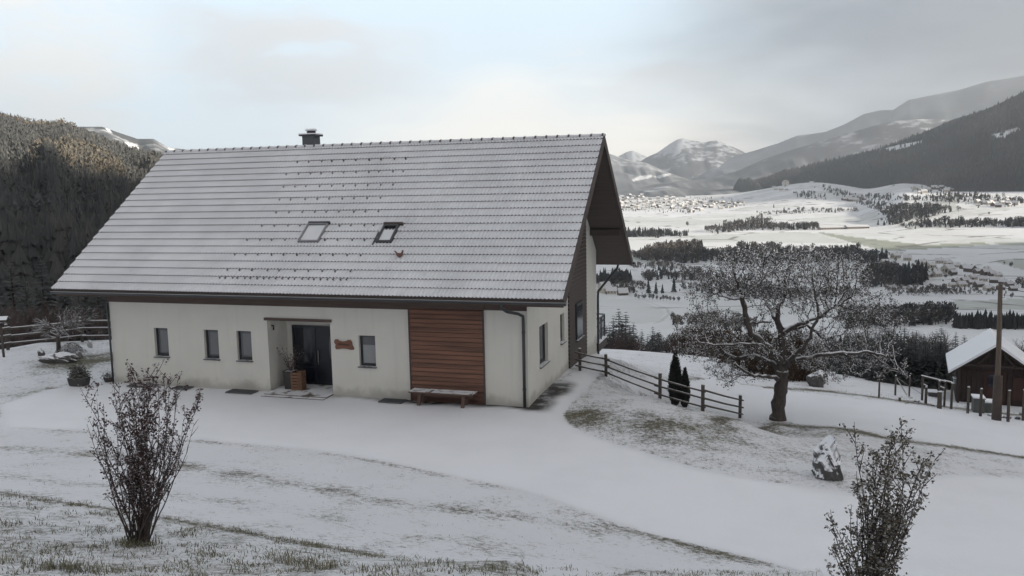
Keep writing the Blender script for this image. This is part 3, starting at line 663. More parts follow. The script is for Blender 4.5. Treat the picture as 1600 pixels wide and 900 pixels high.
# ------------------------------------------------------------------ the house
def build_house():
    H = empty('house', tuple(HOUSE), HYAW, 'white rendered house with a long snow dusted tiled roof', 'house')
    L, W, hw_, he, hr = HL, HW_, HWALL, HEAVE, HRIDGE
    sl = math.atan2(hr - he, W / 2 + OVF); cs, sn = math.cos(sl), math.sin(sl); SLEN = math.hypot(hr - he, W / 2 + OVF)
    und = 0.20                                                     # roof slab thickness
    def roof_under(y):                                             # height of the roof's underside over y
        return he + (y + OVF if y <= W / 2 else W + OVF - y) * math.tan(sl) - und / cs
    # --- walls, one mesh: outer faces with reveals round every opening
    wins = [(-13.48, -12.91, 1.02, 2.02, 'p'), (-11.44, -10.87, 1.02, 2.02, 'p'), (-10.15, -9.58, 1.02, 2.02, 'p'), (-5.61, -5.03, 1.02, 2.02, 'c')]
    rec = (-8.94, -6.61, 0.0, 2.41)
    mb = MB()
    def front(xs, y, zlo, zhi, holes):
        xb = sorted(set([xs[0], xs[1]] + [h[0] for h in holes] + [h[1] for h in holes])); zb = sorted(set([zlo, zhi] + [h[2] for h in holes] + [h[3] for h in holes]))
        for x0, x1 in zip(xb, xb[1:]):
            for z0, z1 in zip(zb, zb[1:]):
                if any(h[0] <= x0 and x1 <= h[1] and h[2] <= z0 and z1 <= h[3] for h in holes): continue
                mb.poly([(x0, y, z0), (x1, y, z0), (x1, y, z1), (x0, y, z1)])
    holes = [w[:4] for w in wins] + [rec]
    front((-L, 0), 0, -0.4, roof_under(0), holes)
    for (x0, x1, z0, z1) in holes:
        d = 1.15 if (x0, x1, z0, z1) == rec else 0.2
        mb.poly([(x0, 0, z0), (x0, 0, z1), (x0, d, z1), (x0, d, z0)][::-1]); mb.poly([(x1, 0, z0), (x1, 0, z1), (x1, d, z1), (x1, d, z0)])
        mb.poly([(x0, 0, z1), (x1, 0, z1), (x1, d, z1), (x0, d, z1)]); mb.poly([(x0, 0, z0), (x1, 0, z0), (x1, d, z0), (x0, d, z0)][::-1])
        mb.poly([(x0, d, z0), (x1, d, z0), (x1, d, z1), (x0, d, z1)])
    # gable at x = 0 (right) with its windows
    gw = [(1.33, 2.38, 0.95, 2.24), (4.10, 4.72, 1.18, 2.20), (3.95, 4.95, 2.95, 4.0)]
    yb = sorted(set([0, 5.27, 8.30, W, W / 2] + [q for g in gw for q in g[:2]])); zb = sorted(set([-0.4, hw_] + [q for g in gw for q in g[2:]]))
    for y0, y1 in zip(yb, yb[1:]):
        for z0, z1 in zip(zb, zb[1:]):
            if any(g[0] <= y0 and y1 <= g[1] and g[2] <= z0 and z1 <= g[3] for g in gw): continue
            mb.poly([(0, y0, z0), (0, y1, z0), (0, y1, z1), (0, y0, z1)])
        zt = zb[-1]
        if roof_under(y0) > zt or roof_under(y1) > zt:
            mb.poly([(0, y0, zt), (0, y1, zt), (0, y1, max(zt, roof_under(y1))), (0, y0, max(zt, roof_under(y0)))])
    for (y0, y1, z0, z1) in gw:
        d = -0.2
        mb.poly([(0, y0, z0), (0, y0, z1), (d, y0, z1), (d, y0, z0)]); mb.poly([(0, y1, z0), (0, y1, z1), (d, y1, z1), (d, y1, z0)][::-1])
        mb.poly([(0, y0, z1), (0, y1, z1), (d, y1, z1), (d, y0, z1)][::-1]); mb.poly([(0, y0, z0), (0, y1, z0), (d, y1, z0), (d, y0, z0)])
        mb.poly([(d, y0, z0), (d, y1, z0), (d, y1, z1), (d, y0, z1)])
    # far gable and rear
    mb.poly([(-L, 0, -.4), (-L, 0, roof_under(0)), (-L, W / 2, roof_under(W / 2)), (-L, W, roof_under(W)), (-L, W, -.4)])
    mb.poly([(0, W, -2.5), (-L, W, -2.5), (-L, W, roof_under(W)), (0, W, roof_under(W))])
    mb.poly([(0, 8.3, -.4), (0, W, -.4), (0, W, -2.5), (0, 8.3, -2.5)][::-1])
    mb.build('wall', M_PLASTER, H)
    # --- windows: frame > pane, sill
    def window(x0, x1, z0, z1, plane, kind, label=None):
        t = 0.055
        f = MB(); p = MB(); s = MB(); c = MB()
        if plane == 'front':
            B = lambda m, a0, a1, b0, b1, c0, c1, k=0: m.box(a0, a1, b0, b1, c0, c1, k)
        else:
            B = lambda m, a0, a1, b0, b1, c0, c1, k=0: m.box(-b1, -b0, a0, a1, c0, c1, k)
        for a0, a1, c0, c1 in ((x0 + .004, x0 + t, z0 + .004, z1 - .004), (x1 - t, x1 - .004, z0 + .004, z1 - .004), (x0 + t, x1 - t, z1 - t, z1 - .004), (x0 + t, x1 - t, z0 + .004, z0 + t + .03)): B(f, a0, a1, 0.10, 0.19, c0, c1)
        fo = f.build('window', M_FRAME, H)
        if kind == 'c':
            B(p, x0 + t, x1 - t, 0.135, 0.16, z0 + t + .03, z1 - t, 0); B(c, x0 + t + .03, x1 - t, 0.128, 0.134, z0 + t + .03, z0 + (z1 - z0) * 0.68)
            c.build('pale_panel', M_GLASSL, fo)
        else:
            B(p, x0 + t, x1 - t, 0.135, 0.16, z0 + t + .03, z1 - t, 0)
            if plane == 'front': B(c, x0 + t + .10, x1 - t - .015, 0.128, 0.134, z0 + t + .09, z1 - t - .05); c.build('pale_panel', _glass('pale_pane_glass', (0.15, 0.155, 0.165)), fo)  # pale panel as the lit glass, dark strip left for the reveal's shade
        p.build('pane', M_GLASS, fo)
        B(s, x0 - .03, x1 + .03, -0.07, 0.098, z0 - .035, z0 + .002)
        s.build('sill', M_METALSN, fo)
        if label: fo['label'] = label
        return fo
    for x0, x1, z0, z1, k in wins: window(x0, x1, z0, z1, 'front', k, 'narrow dark framed window half covered by a pale blind' if k == 'c' else None)
    for y0, y1, z0, z1 in gw: window(y0, y1, z0, z1, 'side', 'p')
    # --- entrance recess: lintel, door with side light, step
    m = MB(); m.box(-9.03, -6.55, -0.045, 0.06, 2.412, 2.50); m.build('lintel', M_BEAM, H)
    m = MB(); m.box(-8.92, -6.63, -0.42, 1.14, -0.05, 0.045); m.box(-8.92, -6.63, -0.62, -0.422, -0.05, 0.02); m.build('doorstep', M_STONE, H)
    d = MB()
    d.box(-8.69, -8.62, 1.06, 1.15, 0.05, 2.08); d.box(-7.90, -7.80, 1.06, 1.15, 0.05, 2.08); d.box(-6.70, -6.62, 1.06, 1.15, 0.05, 2.08); d.box(-8.62, -7.90, 1.06, 1.15, 2.0, 2.08); d.box(-7.80, -6.70, 1.06, 1.15, 2.0, 2.08)
    d.box(-7.80, -6.70, 1.08, 1.148, 0.05, 1.998)
    for z in (0.05, 0.62): d.box(-8.62, -7.90, 1.075, 1.148, z, z + .07)
    dr = d.build('door', M_DOOR, H)
    g = MB(); g.box(-8.62, -7.90, 1.09, 1.14, 0.122, 0.618); g.box(-8.62, -7.90, 1.09, 1.14, 0.692, 1.998); g.build('side_light', M_GLASSD, dr)
    g = MB(); n = 20
    ring = [(-7.22 + .075 * math.cos(2 * math.pi * i / n), 1.35 + .42 * math.sin(2 * math.pi * i / n)) for i in range(n)]
    g.poly([(a, 1.068, b) for a, b in ring]); 
    for (a0, b0), (a1, b1) in zip(ring, ring[1:] + ring[:1]): g.poly([(a0, 1.068, b0), (a0, 1.082, b0), (a1, 1.082, b1), (a1, 1.068, b1)])
    g.build('door_glass', m_plain('frosted_glass', (0.085, 0.09, 0.10), 0.3, 0.1), dr)
    g = MB(); g.tube([(-7.70, 1.03, 0.75), (-7.70, 1.03, 1.25)], .016, 8); g.bar((-7.70, 1.03, .85), (-7.70, 1.08, .85), .02, .02); g.bar((-7.70, 1.03, 1.15), (-7.70, 1.08, 1.15), .02, .02); g.build('handle', M_WIRE, dr)
    m = MB(); m.tube([(-8.93, .25, 2.2), (-8.87, .25, 2.2), (-8.87, .25, 2.05)], .03, 8); m.build('wall_lamp', M_METAL, H)
    # --- red larch panel, boards as real laths
    m = MB(); z = -0.02; k = 0
    while z < 2.93:
        h = min(0.120, 2.945 - z); x1 = -1.41; j = rnd.uniform(-.004, .004)
        m.poly([(-3.80, -.055 + j, z), (x1, -.055 + j, z), (x1, -.035 + j, z + h), (-3.80, -.035 + j, z + h)])
        m.poly([(-3.80, -.004, z), (x1, -.004, z), (x1, -.055 + j, z), (-3.80, -.055 + j, z)])
        m.poly([(-3.80, -.004, z), (-3.80, -.055 + j, z), (-3.80, -.035 + j, z + h), (-3.80, -.004, z + h)]); m.poly([(x1, -.004, z), (x1, -.004, z + h), (x1, -.035 + j, z + h), (x1, -.055 + j, z)])
        z += 0.14; k += 1
    wp = m.build('wood_panel', M_PANEL, H)
    m = MB(); m.box(-3.80, -1.41, -.0035, -.001, -.02, 2.945); m.build('panel_backing', M_WOODDK, wp)
    for xx in (-3.845, -1.407): m = MB(); m.box(xx, xx + .042, -.062, .0, -.04, 2.95); m.build('panel_trim', M_WOODDK, H)
    # --- gable cladding: dark weathered boards
    m = MB(); z = -0.1
    while z < hr:
        z1 = z + 0.15; pts = []
        y0, y1 = 5.27, 8.30
        if z < roof_under(y1):
            zz = min(z1 - .012, roof_under(y1)); m.poly([(.06, y0, z), (.06, y1, z), (.04, y1, zz), (.04, y0, zz)])
            m.poly([(.003, y0, z), (.06, y0, z), (.04, y0, zz), (.003, y0, zz)]); m.poly([(.003, y1, z), (.003, y1, zz), (.04, y1, zz), (.06, y1, z)]); m.poly([(.003, y0, z), (.003, y1, z), (.06, y1, z), (.06, y0, z)])
        else:
            ym = W + OVF - (z1 + und / cs - he) / math.tan(sl)
            if ym > y0 + .05: m.poly([(.06, y0, z), (.06, ym, z), (.04, ym, z1 - .012), (.04, y0, z1 - .012)])
        z = z1
    gc = m.build('gable_cladding', M_WOODDK, H)
    m = MB(); m.box(.062, .10, 6.25, 7.35, .92, 2.28); m.build('cladding_window_frame', M_FRAME, gc)
    m = MB(); m.box(.101, .108, 6.32, 7.28, 1.0, 2.2); m.build('cladding_window_pane', M_GLASSD, gc)
    m = MB(); m.box(.062, .17, 6.2, 7.4, .88, .918); m.build('cladding_window_sill', M_METALSN, gc)
    # base plinth shadow gap / wall plate beam below the eave
    m = MB(); m.box(-L + .02, -3.80, -0.06, -.002, hw_, hw_ + .30); m.box(-3.80, -1.35, -.072, -.002, 2.952, hw_ + .30); m.box(-1.35, -0.004, -0.06, -.002, hw_ + .045, hw_ + .30); m.build('wall_plate', M_BEAM, H)
    # --- roof: slab, snowed tile courses on the front slope, rear slope, ridge
    xa, xb_ = -L - OVL, OVS
    r = MB()
    def slab(y0, z0, y1, z1):
        n_ = Vector((0, -(z1 - z0), (y1 - y0))).normalized() * (1 if y1 > y0 else -1)
        dn = n_ * -und
        A = [(xa, y0, z0), (xb_, y0, z0), (xb_, y1, z1), (xa, y1, z1)]; Bq = [(xa, y0 + dn.y, z0 + dn.z), (xb_, y0 + dn.y, z0 + dn.z), (xb_, W / 2, z1 - und / cs), (xa, W / 2, z1 - und / cs)]
        r.poly(A); r.poly(Bq[::-1])
        for i in range(4):
            if i == 2: continue
            j = (i + 1) % 4; r.poly([A[i], Bq[i], Bq[j], A[j]])
    slab(-OVF, he, W / 2, hr); slab(W + OVF, he, W / 2, hr)
    roof = r.build('roof', M_SOFFIT, H)
    # tile courses
    def course_sheet(front=True, per=0.12, seg=8):
        row = 0.3675; nrow = int(math.ceil(SLEN / row)); nw = int(round((xb_ - xa) / per)); us = np.linspace(xa, xb_, nw * seg + 1)
        ph = 2 * np.pi * (us - xa) / per; wv = 0.016 * np.cos(ph)
        jit = NR.normal(0, .003, (nrow, len(us)))
        V = []; F = []; MI = []; base = 0; n = len(us)
        for k in range(nrow):
            s0, s1 = k * row, min((k + 1) * row, SLEN - 0.02)
            top0 = 0.030 + 0.047 + wv + jit[k]; low0 = 0.012 + wv * 0.55 - 0.012
            top1 = 0.030 + wv * 0.8
            for sv, hv in ((s0 - .002, low0), (s0 - .012, top0 - .012), (s0 + .02, top0 + .004), (s1, top1)):
                y = -OVF + sv * cs - hv * sn; zz = he + sv * sn + hv * cs
                if not front: y = W - y
                V.append(np.stack([us, y, zz], 1))
            for q in range(3):
                i = base + q * n + np.arange(n - 1)
                f = np.stack([i, i + 1, i + n + 1, i + n], 1)
                F.append(f if front else f[:, ::-1])
                mid = (ph[:-1] + ph[1:]) / 2
                if q == 0: MI.append(np.where(np.cos(mid) > -0.40, 1, 0) if k else np.ones(n - 1, int))
                else: MI.append(np.zeros(n - 1, int))
            base += 4 * n
        return np.concatenate(V), np.concatenate(F), np.concatenate(MI)
    V, F, MI = course_sheet()
    link('roof_tiles', mesh_np('roof_tiles', V, F, [M_ROOFSNOW, M_TILE], mi=MI), roof)
    V, F, MI = course_sheet(False, 0.24, 4)
    link('roof_tiles', mesh_np('roof_tiles', V, F, [M_ROOFSNOW, M_TILE], mi=MI), roof)
    # ridge caps
    m = MB(); x = xa - .02
    while x < xb_ - .05:
        x1 = min(x + .40, xb_ + .03); n = 8
        def arc(xx, rad, dz): return [(xx, W / 2 + rad * math.cos(math.pi * i / n), hr + dz + rad * .85 * math.sin(math.pi * i / n)) for i in range(n + 1)]
        a, b, c = arc(x, .125, -.01), arc(x + .05, .125, -.01), arc(x + .06, .10, -.005); e = arc(x1 + .02, .092, -.005)
        for p, q, mi in ((a, b, 1), (b, c, 1), (c, e, 0)):
            for i in range(n): m.poly([p[i], p[i + 1], q[i + 1], q[i]][::-1], mi if not (mi == 1 and 2 < i < 6 and rnd.random() < .5) else 0)
        m.poly(a, 1); m.poly(e[::-1], 1)
        x += .40
    m.build('ridge_caps', [M_ROOFSNOW, M_TILE], roof)
    # verge boards at both gables
    for xx in (xa, xb_):
        for y0, y1 in ((-OVF, W / 2), (W + OVF, W / 2)):
            m = MB(); dx = .03 if xx == xb_ else -.03
            A = Vector((xx, y0, he)); Bv = Vector((xx, y1, hr)); d_ = (Bv - A).normalized(); nr_ = Vector((0, -d_.z, d_.y)) * (1 if y1 > y0 else -1)
            pts = [A + nr_ * .05, Bv + Vector((0, 0, .05 / cs)), Bv - Vector((0, 0, .24 / cs)), A - nr_ * .24]
            fr = [p + Vector((dx, 0, 0)) for p in pts]
            m.poly(fr if (dx > 0) == (y1 > y0) else fr[::-1]); 
            for i in range(4): m.poly([pts[i], pts[(i + 1) % 4], fr[(i + 1) % 4], fr[i]])
            m.build('verge_board', M_TILE, roof)
    # purlin ends under the gable overhang
    for y in (1.2, W / 2, W - 1.2):
        m = MB(); zt = roof_under(y) - .03; m.box(.01, OVS - .12, y - .09, y + .09, zt - .24, zt); m.build('purlin', M_WOODDK, roof)
    # fascia and gutter along the front eave
    m = MB(); m.box(xa + .02, xb_ - .02, -OVF + .135, -OVF + .165, he - .22, he - .03); m.build('fascia', M_BEAM, roof)
    def gutter(sign):
        m = MB(); yc = -OVF - .055 if sign < 0 else W + OVF + .055; n = 8; zc = he - .055
        P = [(yc + .075 * math.cos(math.pi + math.pi * i / n), zc + .085 * math.sin(math.pi + math.pi * i / n)) for i in range(n + 1)]
        for (y0, z0), (y1, z1) in zip(P, P[1:]): m.poly([(xa + .03, y0, z0), (xa + .03, y1, z1), (xb_ + .10, y1, z1), (xb_ + .10, y0, z0)])
        m.poly([(xa + .03, y, z) for y, z in P]); m.poly([(xb_ + .10, y, z) for y, z in P][::-1])
        m.tube([(xa + .03, P[0][0], P[0][1] + .004), (xb_ + .10, P[0][0], P[0][1] + .004)], .012, 6, 1)
        m.poly([(xa + .04, P[0][0] + .02, zc - .012), (xb_ + .09, P[0][0] + .02, zc - .012), (xb_ + .09, P[-1][0] - .01, zc - .008), (xa + .04, P[-1][0] - .01, zc - .008)], 2)
        return m.build('gutter', [M_METAL, M_WIRE, M_SNOW], roof)
    gutter(-1); gutter(1)
    m = MB(); px = -.10
    m.tube([(px - .35, -OVF - .055, he - .13), (px - .35, -OVF - .05, he - .25), (px - .25, -OVF + .10, he - .37), (px - .05, -.45, he - .50), (px, -.12, he - .62), (px, -.095, he - .80), (px, -.095, .02)], .048, 10)
    m.tube([(px, -.095, .55), (px, -.095, .60)], .058, 10); m.tube([(px, -.095, 2.28), (px, -.095, 2.33)], .058, 10)
    m.build('downpipe', M_METAL, H)
    m = MB(); m.tube([(.75, W + OVF + .03, he - .12), (.72, W + OVF - .05, he - .3), (.25, W + .25, he - .95), (.07, W + .06, he - 1.2), (.06, W + .03, he - 1.45), (.06, W + .03, -1.0)], .05, 10); m.build('downpipe', M_METAL, H)
    m = MB(); m.tube([(-L - .03, -.05, he - .55), (-L - .03, -.05, 0)], .035, 8); m.build('downpipe', M_METAL, H)
    # --- snow guards on the front slope
    def on_roof(a, s, h=0.0): return Vector((-a, -OVF + s * cs - h * sn, he + s * sn + h * cs))
    gb = MB()
    S_ = lambda u, s, h: (u, s * cs - h * sn, s * sn + h * cs)
    gb.poly([S_(-.035, 0, .0), S_(.035, 0, .0), S_(.022, .0, .085), S_(-.022, .0, .085)]); gb.poly([S_(-.035, .006, 0), S_(-.022, .006, .085), S_(.022, .006, .085), S_(.035, .006, 0)])
    gb.poly([S_(-.012, 0, .085), S_(.012, 0, .085), S_(.012, .14, 0), S_(-.012, .14, 0)]); gb.poly([S_(-.012, 0, .05), S_(-.012, 0, .085), S_(-.012, .14, 0)]); gb.poly([S_(.012, 0, .05), S_(.012, .14, 0), S_(.012, 0, .085)])
    gme = gb.mesh('snow_guard', M_TILE)
    rows = [(10.14, 5.67, 6.85, 10), (10.26, 5.53, 6.11, 11), (10.09, 5.65, 5.35, 10), (9.88, 5.91, 4.62, 9), (9.65, 5.69, 3.90, 9), (9.91, 8.41, 3.19, 4), (6.91, 5.60, 3.18, 4), (10.13, 8.65, 2.46, 4), (7.16, 5.71, 2.455, 4), (10.25, 5.59, 1.73, 11), (10.17, 5.66, .985, 10), (10.25, 5.60, .615, 21)]
    spots = [(a0 + (a1 - a0) * i / (n - 1) + rnd.uniform(-.05, .05), s) for a0, a1, s, n in rows for i in range(n)]
    spots.sort(key=lambda q: q[1])
    extra = MB()
    for i, (a, s) in enumerate(spots):
        p = on_roof(a, s, .045)
        if i < 100:
            g = link('snow_guard', gme, roof, p); g.scale = (.8, .8, .8)
        else:
            for f in gb.f: extra.poly([Vector(gb.v[k]) + p for k in f])
    if extra.f: eo = extra.build('snow_guard', M_TILE, roof); eo['kind'] = 'stuff'
    # --- roof windows
    def skylight(a0, a1, s0, s1, opened, label):
        def R_(a, s, h): return tuple(on_roof(a, s, h))
        def rbox(mb, a0, a1, s0, s1, h0, h1, k=0):
            P = [R_(a0, s0, h0), R_(a1, s0, h0), R_(a1, s1, h0), R_(a0, s1, h0), R_(a0, s0, h1), R_(a1, s0, h1), R_(a1, s1, h1), R_(a0, s1, h1)]
            for q in ((4, 5, 6, 7), (0, 1, 5, 4), (1, 2, 6, 5), (2, 3, 7, 6), (3, 0, 4, 7)): mb.poly([P[i] for i in q], k)
        t = .075 if opened else .06
        f = MB()
        rbox(f, a0, a0 - t, s0, s1, .03, .135); rbox(f, a1 + t, a1, s0, s1, .03, .135); rbox(f, a0 - t, a1 + t, s0, s0 + t, .03, .13); rbox(f, a0 - t, a1 + t, s1 - t, s1, .03, .145)
        fo = f.build('skylight', M_METAL if opened else m_plain('skylight_lining', (0.20, 0.20, 0.21), .5, .1, 4, snow=(.9, .97, 5)), H)
        g = MB(); rbox(g, a0 - t - .003, a1 + t + .003, s0 + t + .003, s1 - t - (.16 if opened else .02), .05, .10); g.build('pane', M_SKYGL, fo)
        if opened:
            g = MB(); rbox(g, a0 - t - .003, a1 + t + .003, s1 - t - .157, s1 - t - .003, .05, .085); g.build('bare_glass', M_GLASSD, fo)
            g = MB(); rbox(g, a0 + .02, a1 - .10, s1 + .03, s1 + .10, .04, .15); g.build('top_cover', M_TILE, fo)
            g = MB(); rbox(g, a0 + .10, a0 + .04, s0 - .10, s1 * .6 + s0 * .4, .06, .09); g.build('side_flashing', M_FRAME, fo)
        else:
            g = MB(); rbox(g, a0 - .02, a1 - .05, s1 + .003, s1 + .06, .05, .16); g.build('top_cover', M_FRAME, fo)
        fo['label'] = label
    skylight(8.12, 7.34, 2.36, 3.27, False, 'closed skylight covered with snow')
    skylight(5.26, 4.70, 2.34, 3.18, True, 'smaller skylight with snow half slid off its glass')
    # --- chimney through the rear slope
    m = MB(); m.box(-10.51, -10.02, 5.36, 5.86, 7.6, 8.74); ch = m.build('chimney', m_plain('chimney_cladding', (.085, .09, .10), .6, .2, 5), H)
    m = MB(); m.box(-10.60, -9.93, 5.27, 5.95, 8.74, 8.80); m.box(-10.605, -9.925, 5.265, 5.955, 8.802, 8.84, 1); m.build('chimney_cap', [M_METAL, M_SNOW], ch)
    m = MB(); m.tube([(-10.24, 5.6, 8.84), (-10.24, 5.6, 8.94)], .17, 10); m.tube([(-10.24, 5.6, 8.945), (-10.24, 5.6, 9.02)], [.24, .20], 10, 1); m.build('chimney_pot', [M_METAL, M_SNOW], ch)
    # --- balcony behind the right hand corner
    m = MB(); m.box(-4, .10, W + .01, W + 1.7, -.35, .0); m.box(-4, .12, W + .012, W + 1.72, .002, .05, 1); bal = m.build('balcony', [M_WOODDK, M_SNOW], H)
    m = MB()
    for z in (.45, .80, 1.02): m.bar((-4, W + 1.62, z), (.05, W + 1.62, z), .04, .05)
    for z in (.45, .80, 1.02): m.bar((.03, W + .10, z), (.03, W + 1.62, z), .04, .05)
    for y in (W + .10, W + .85, W + 1.62): m.bar((.03, y, .05), (.03, y, 1.0), .05, .05, up=(1, 0, 0))
    m.build('railing', M_METAL, bal)
    m = MB(); m.box(.02, .03, W + .15, W + 1.55, .10, .98); m.build('railing_panel', M_GLASS, bal)
    return H, on_roof
HOUSE_OB, ON_ROOF = build_house()

# ------------------------------------------------------------------ things at and on the house
def at_house(x, y, z=None):
    p = hw(x, y); return (p[0], p[1], ground_z(p[0], p[1]) if z is None else z)
def bench():
    o = empty('bench', at_house(-2.62, -.40, 0), HYAW, 'weathered plank bench with a snowy seat against the red boards', 'bench')
    m = MB(); m.box(-1.05, 1.05, -.20, .04, .40, .445); m.box(-1.05, 1.05, .05, .27, .40, .445); m.build('seat', M_BENCH, o)
    for x in (-.72, .72):
        m = MB(); m.bar((x - .04, -.12, 0), (x, -.06, .40), .10, .07, up=(0, 1, 0)); m.bar((x - .04, .22, 0), (x, .14, .40), .10, .07, up=(0, 1, 0)); m.build('leg', M_BENCH, o)
    m = MB(); m.bar((-.95, .03, .33), (.95, .03, .33), .05, .10); m.build('rail', M_BENCH, o)
bench()
def plaque():
    pts = [(-.34, .10), (-.30, .165), (-.22, .17), (-.15, .12), (-.04, .10), (.08, .12), (.16, .165), (.24, .16), (.29, .10), (.30, .0), (.35, -.09), (.35, -.145), (.26, -.155), (.10, -.125), (-.05, -.12), (-.18, -.145), (-.28, -.15), (-.31, -.09), (-.29, .0), (-.33, .05)]
    o = empty('plaque', at_house(-6.13, -.012, 1.70), HYAW, 'wavy edged reddish wooden slab hung on the white wall beside the entrance', 'plaque')
    m = MB(); m.poly([(a, -.03, b) for a, b in pts][::-1]); 
    for (a0, b0), (a1, b1) in zip(pts, pts[1:] + pts[:1]): m.poly([(a0, -.03, b0), (a0, .0, b0), (a1, .0, b1), (a1, -.03, b1)])
    m.build('slab', M_PLAQUE, o)
    m = MB(); m.bar((-.20, -.033, .02), (.20, -.033, .0), .012, .05); m.build('carving', m_plain('dark_carving', (.075, .04, .03), .8), o)
plaque()
for i, (x0, x1, lb) in enumerate([(-14.35, -13.35, 'dark steel light well grating near the left house corner'), (-10.35, -9.35, 'dark steel light well grating left of the entrance'), (-4.75, -3.95, 'dark steel light well grating beside the red wood panel'), (-12.55, -11.9, 'narrow grating half hidden by the bush below the second window')]):
    p = at_house((x0 + x1) / 2, -.30, .012); o = empty('grating', p, HYAW, lb, 'grating'); w = (x1 - x0) / 2
    m = MB(); m.box(-w, w, -.22, -.19, 0, .035); m.box(-w, w, .19, .22, 0, .035); m.box(-w, -w + .03, -.188, .188, 0, .035); m.box(w - .03, w, -.188, .188, 0, .035); m.build('frame', M_GRATE, o)
    m = MB(); n = int(2 * w / .05)
    for k in range(n): x = -w + .05 + k * .05; m.box(x, x + .02, -.188, .188, .005, .028) if x < w - .06 else None
    m.build('bars', M_GRATE, o)

def leaves_np(P, size, up=0.0, aspect=0.55, seed=3, droop=0.0):
    """one kite of two triangles folded along the midrib per point"""
    rs = np.random.RandomState(seed); n = len(P); a = rs.uniform(0, 2 * np.pi, n); e = rs.normal(-droop, .55, n)
    d = np.stack([np.cos(a) * np.cos(e), np.sin(a) * np.cos(e), np.sin(e)], 1)
    side = np.cross(d, rs.normal(0, 1, (n, 3)) * (1 - up) + np.array([0, 0, 1.0]) * (up + .15)); side /= np.linalg.norm(side, axis=1)[:, None] + 1e-9
    s = (size * rs.uniform(.6, 1.25, n))[:, None]
    mid = P + d * s * .5; nrm = np.cross(side, d)
    V = np.stack([P, mid + side * s * aspect * .5 + nrm * s * .10, P + d * s, mid - side * s * aspect * .5 + nrm * s * .10], 1).reshape(-1, 3)
    b = np.arange(n)[:, None] * 4
    F = np.concatenate([b + np.array([[0, 1, 2]]), b + np.array([[0, 2, 3]])], 0)
    return V, F, np.repeat(rs.rand(n), 4)

def planter_at_door():
    o = empty('planter', at_house(-8.42, .42, .045), HYAW, 'tall dark square planter in the entrance recess', 'planter')
    m = MB(); P = []
    def ring(h, w): return [(-w, -w, h), (w, -w, h), (w, w, h), (-w, w, h)]
    a, b, c = ring(0, .15), ring(.62, .19), ring(.60, .165)
    for r0, r1 in ((a, b), (b, c)):
        for i in range(4): m.poly([r0[i], r0[(i + 1) % 4], r1[(i + 1) % 4], r1[i]])
    m.poly(c); m.build('pot', M_POT, o)
    m = MB(); tips = []
    for k in range(16):
        a_ = rnd.uniform(0, 6.28); e = rnd.uniform(.25, .55); pts = [(0, 0, .58)]
        L_ = rnd.uniform(.5, .95)
        for q in range(1, 6): t = q / 5; pts.append((math.cos(a_) * e * t * L_ + rnd.uniform(-.02, .02), math.sin(a_) * e * t * L_ * .6, .58 + t * L_ * .9)); tips.append(pts[-1])
        m.tube(pts, [.008, .007, .006, .005, .004, .003], 5)
    m.build('stems', M_TWIG, o)
    T = np.repeat(np.array(tips), 5, 0) + NR.normal(0, .05, (len(tips) * 5, 3)); V, F, r_ = leaves_np(T, .055, seed=5)
    link('leaves', mesh_np('leaves', V, F, M_BARBERRY, dict(rnd=r_)), o)
planter_at_door()
def crate_at_door():
    o = empty('crate', at_house(-8.08, .34, .045), HYAW + .06, 'orange wooden slatted crate next to the tall planter by the door', 'crate')
    m = MB()
    for x in (-.17, .17):
        for y in (-.13, .13): m.box(x - .02, x + .02, y - .02, y + .02, 0, .62)
    m.build('posts', M_CRATE, o)
    m = MB()
    for k in range(6):
        z = .02 + k * .10
        m.box(-.19, .19, -.165, -.151, z, z + .08); m.box(-.19, .19, .151, .165, z, z + .08); m.box(-.205, -.191, -.15, .15, z, z + .08); m.box(.191, .205, -.15, .15, z, z + .08)
    m.box(-.18, .18, -.14, .14, .0, .015)
    m.build('slats', M_CRATE, o)
crate_at_door()
def hen():
    p = hw(0, 0); q = ON_ROOF(4.2, 1.66, .06); w = HOUSE + HX * q.x + HY * q.y + np.array([0, 0, q.z])
    o = empty('hen_figure', tuple(w), HYAW, 'small terracotta hen ornament perched on the snowy roof tiles', 'ornament'); o.scale = (.72, .72, .72)
    bm = bmesh.new(); bmesh.ops.create_uvsphere(bm, u_segments=16, v_segments=10, radius=1)
    for v in bm.verts:
        x, y, z = v.co; t = max(0, -x)
        v.co = Vector((x * .17 + 0, y * .085, .11 + z * .095 + .07 * max(0, x - .35) + .10 * t * t * .8))
    me = bpy.data.meshes.new('body'); bm.to_mesh(me); bm.free(); me.materials.append(M_TERRA); [setattr(f, 'use_smooth', True) for f in me.polygons]; link('body', me, o)
    m = MB(); m.tube([(.10, 0, .14), (.15, 0, .24), (.165, 0, .30), (.17, 0, .335)], [.055, .042, .045, .012], 10); m.tube([(.19, 0, .30), (.24, 0, .29)], [.016, .003], 6); m.build('head', M_TERRA, o)
    m = MB(); m.poly([(-.12, -.012, .14), (-.26, -.012, .30), (-.18, -.012, .29), (-.06, -.012, .18)]); m.poly([(-.12, .012, .14), (-.06, .012, .18), (-.18, .012, .29), (-.26, .012, .30)]); m.poly([(-.26, -.012, .30), (-.12, -.012, .14), (-.12, .012, .14), (-.26, .012, .30)]); m.poly([(-.18, -.012, .29), (-.26, -.012, .30), (-.26, .012, .30), (-.18, .012, .29)]); m.build('tail', M_TERRA, o)
    m = MB(); m.tube([(0, 0, .04), (.03, 0, -.03)], .02, 6); m.build('foot', M_TERRA, o)
hen()

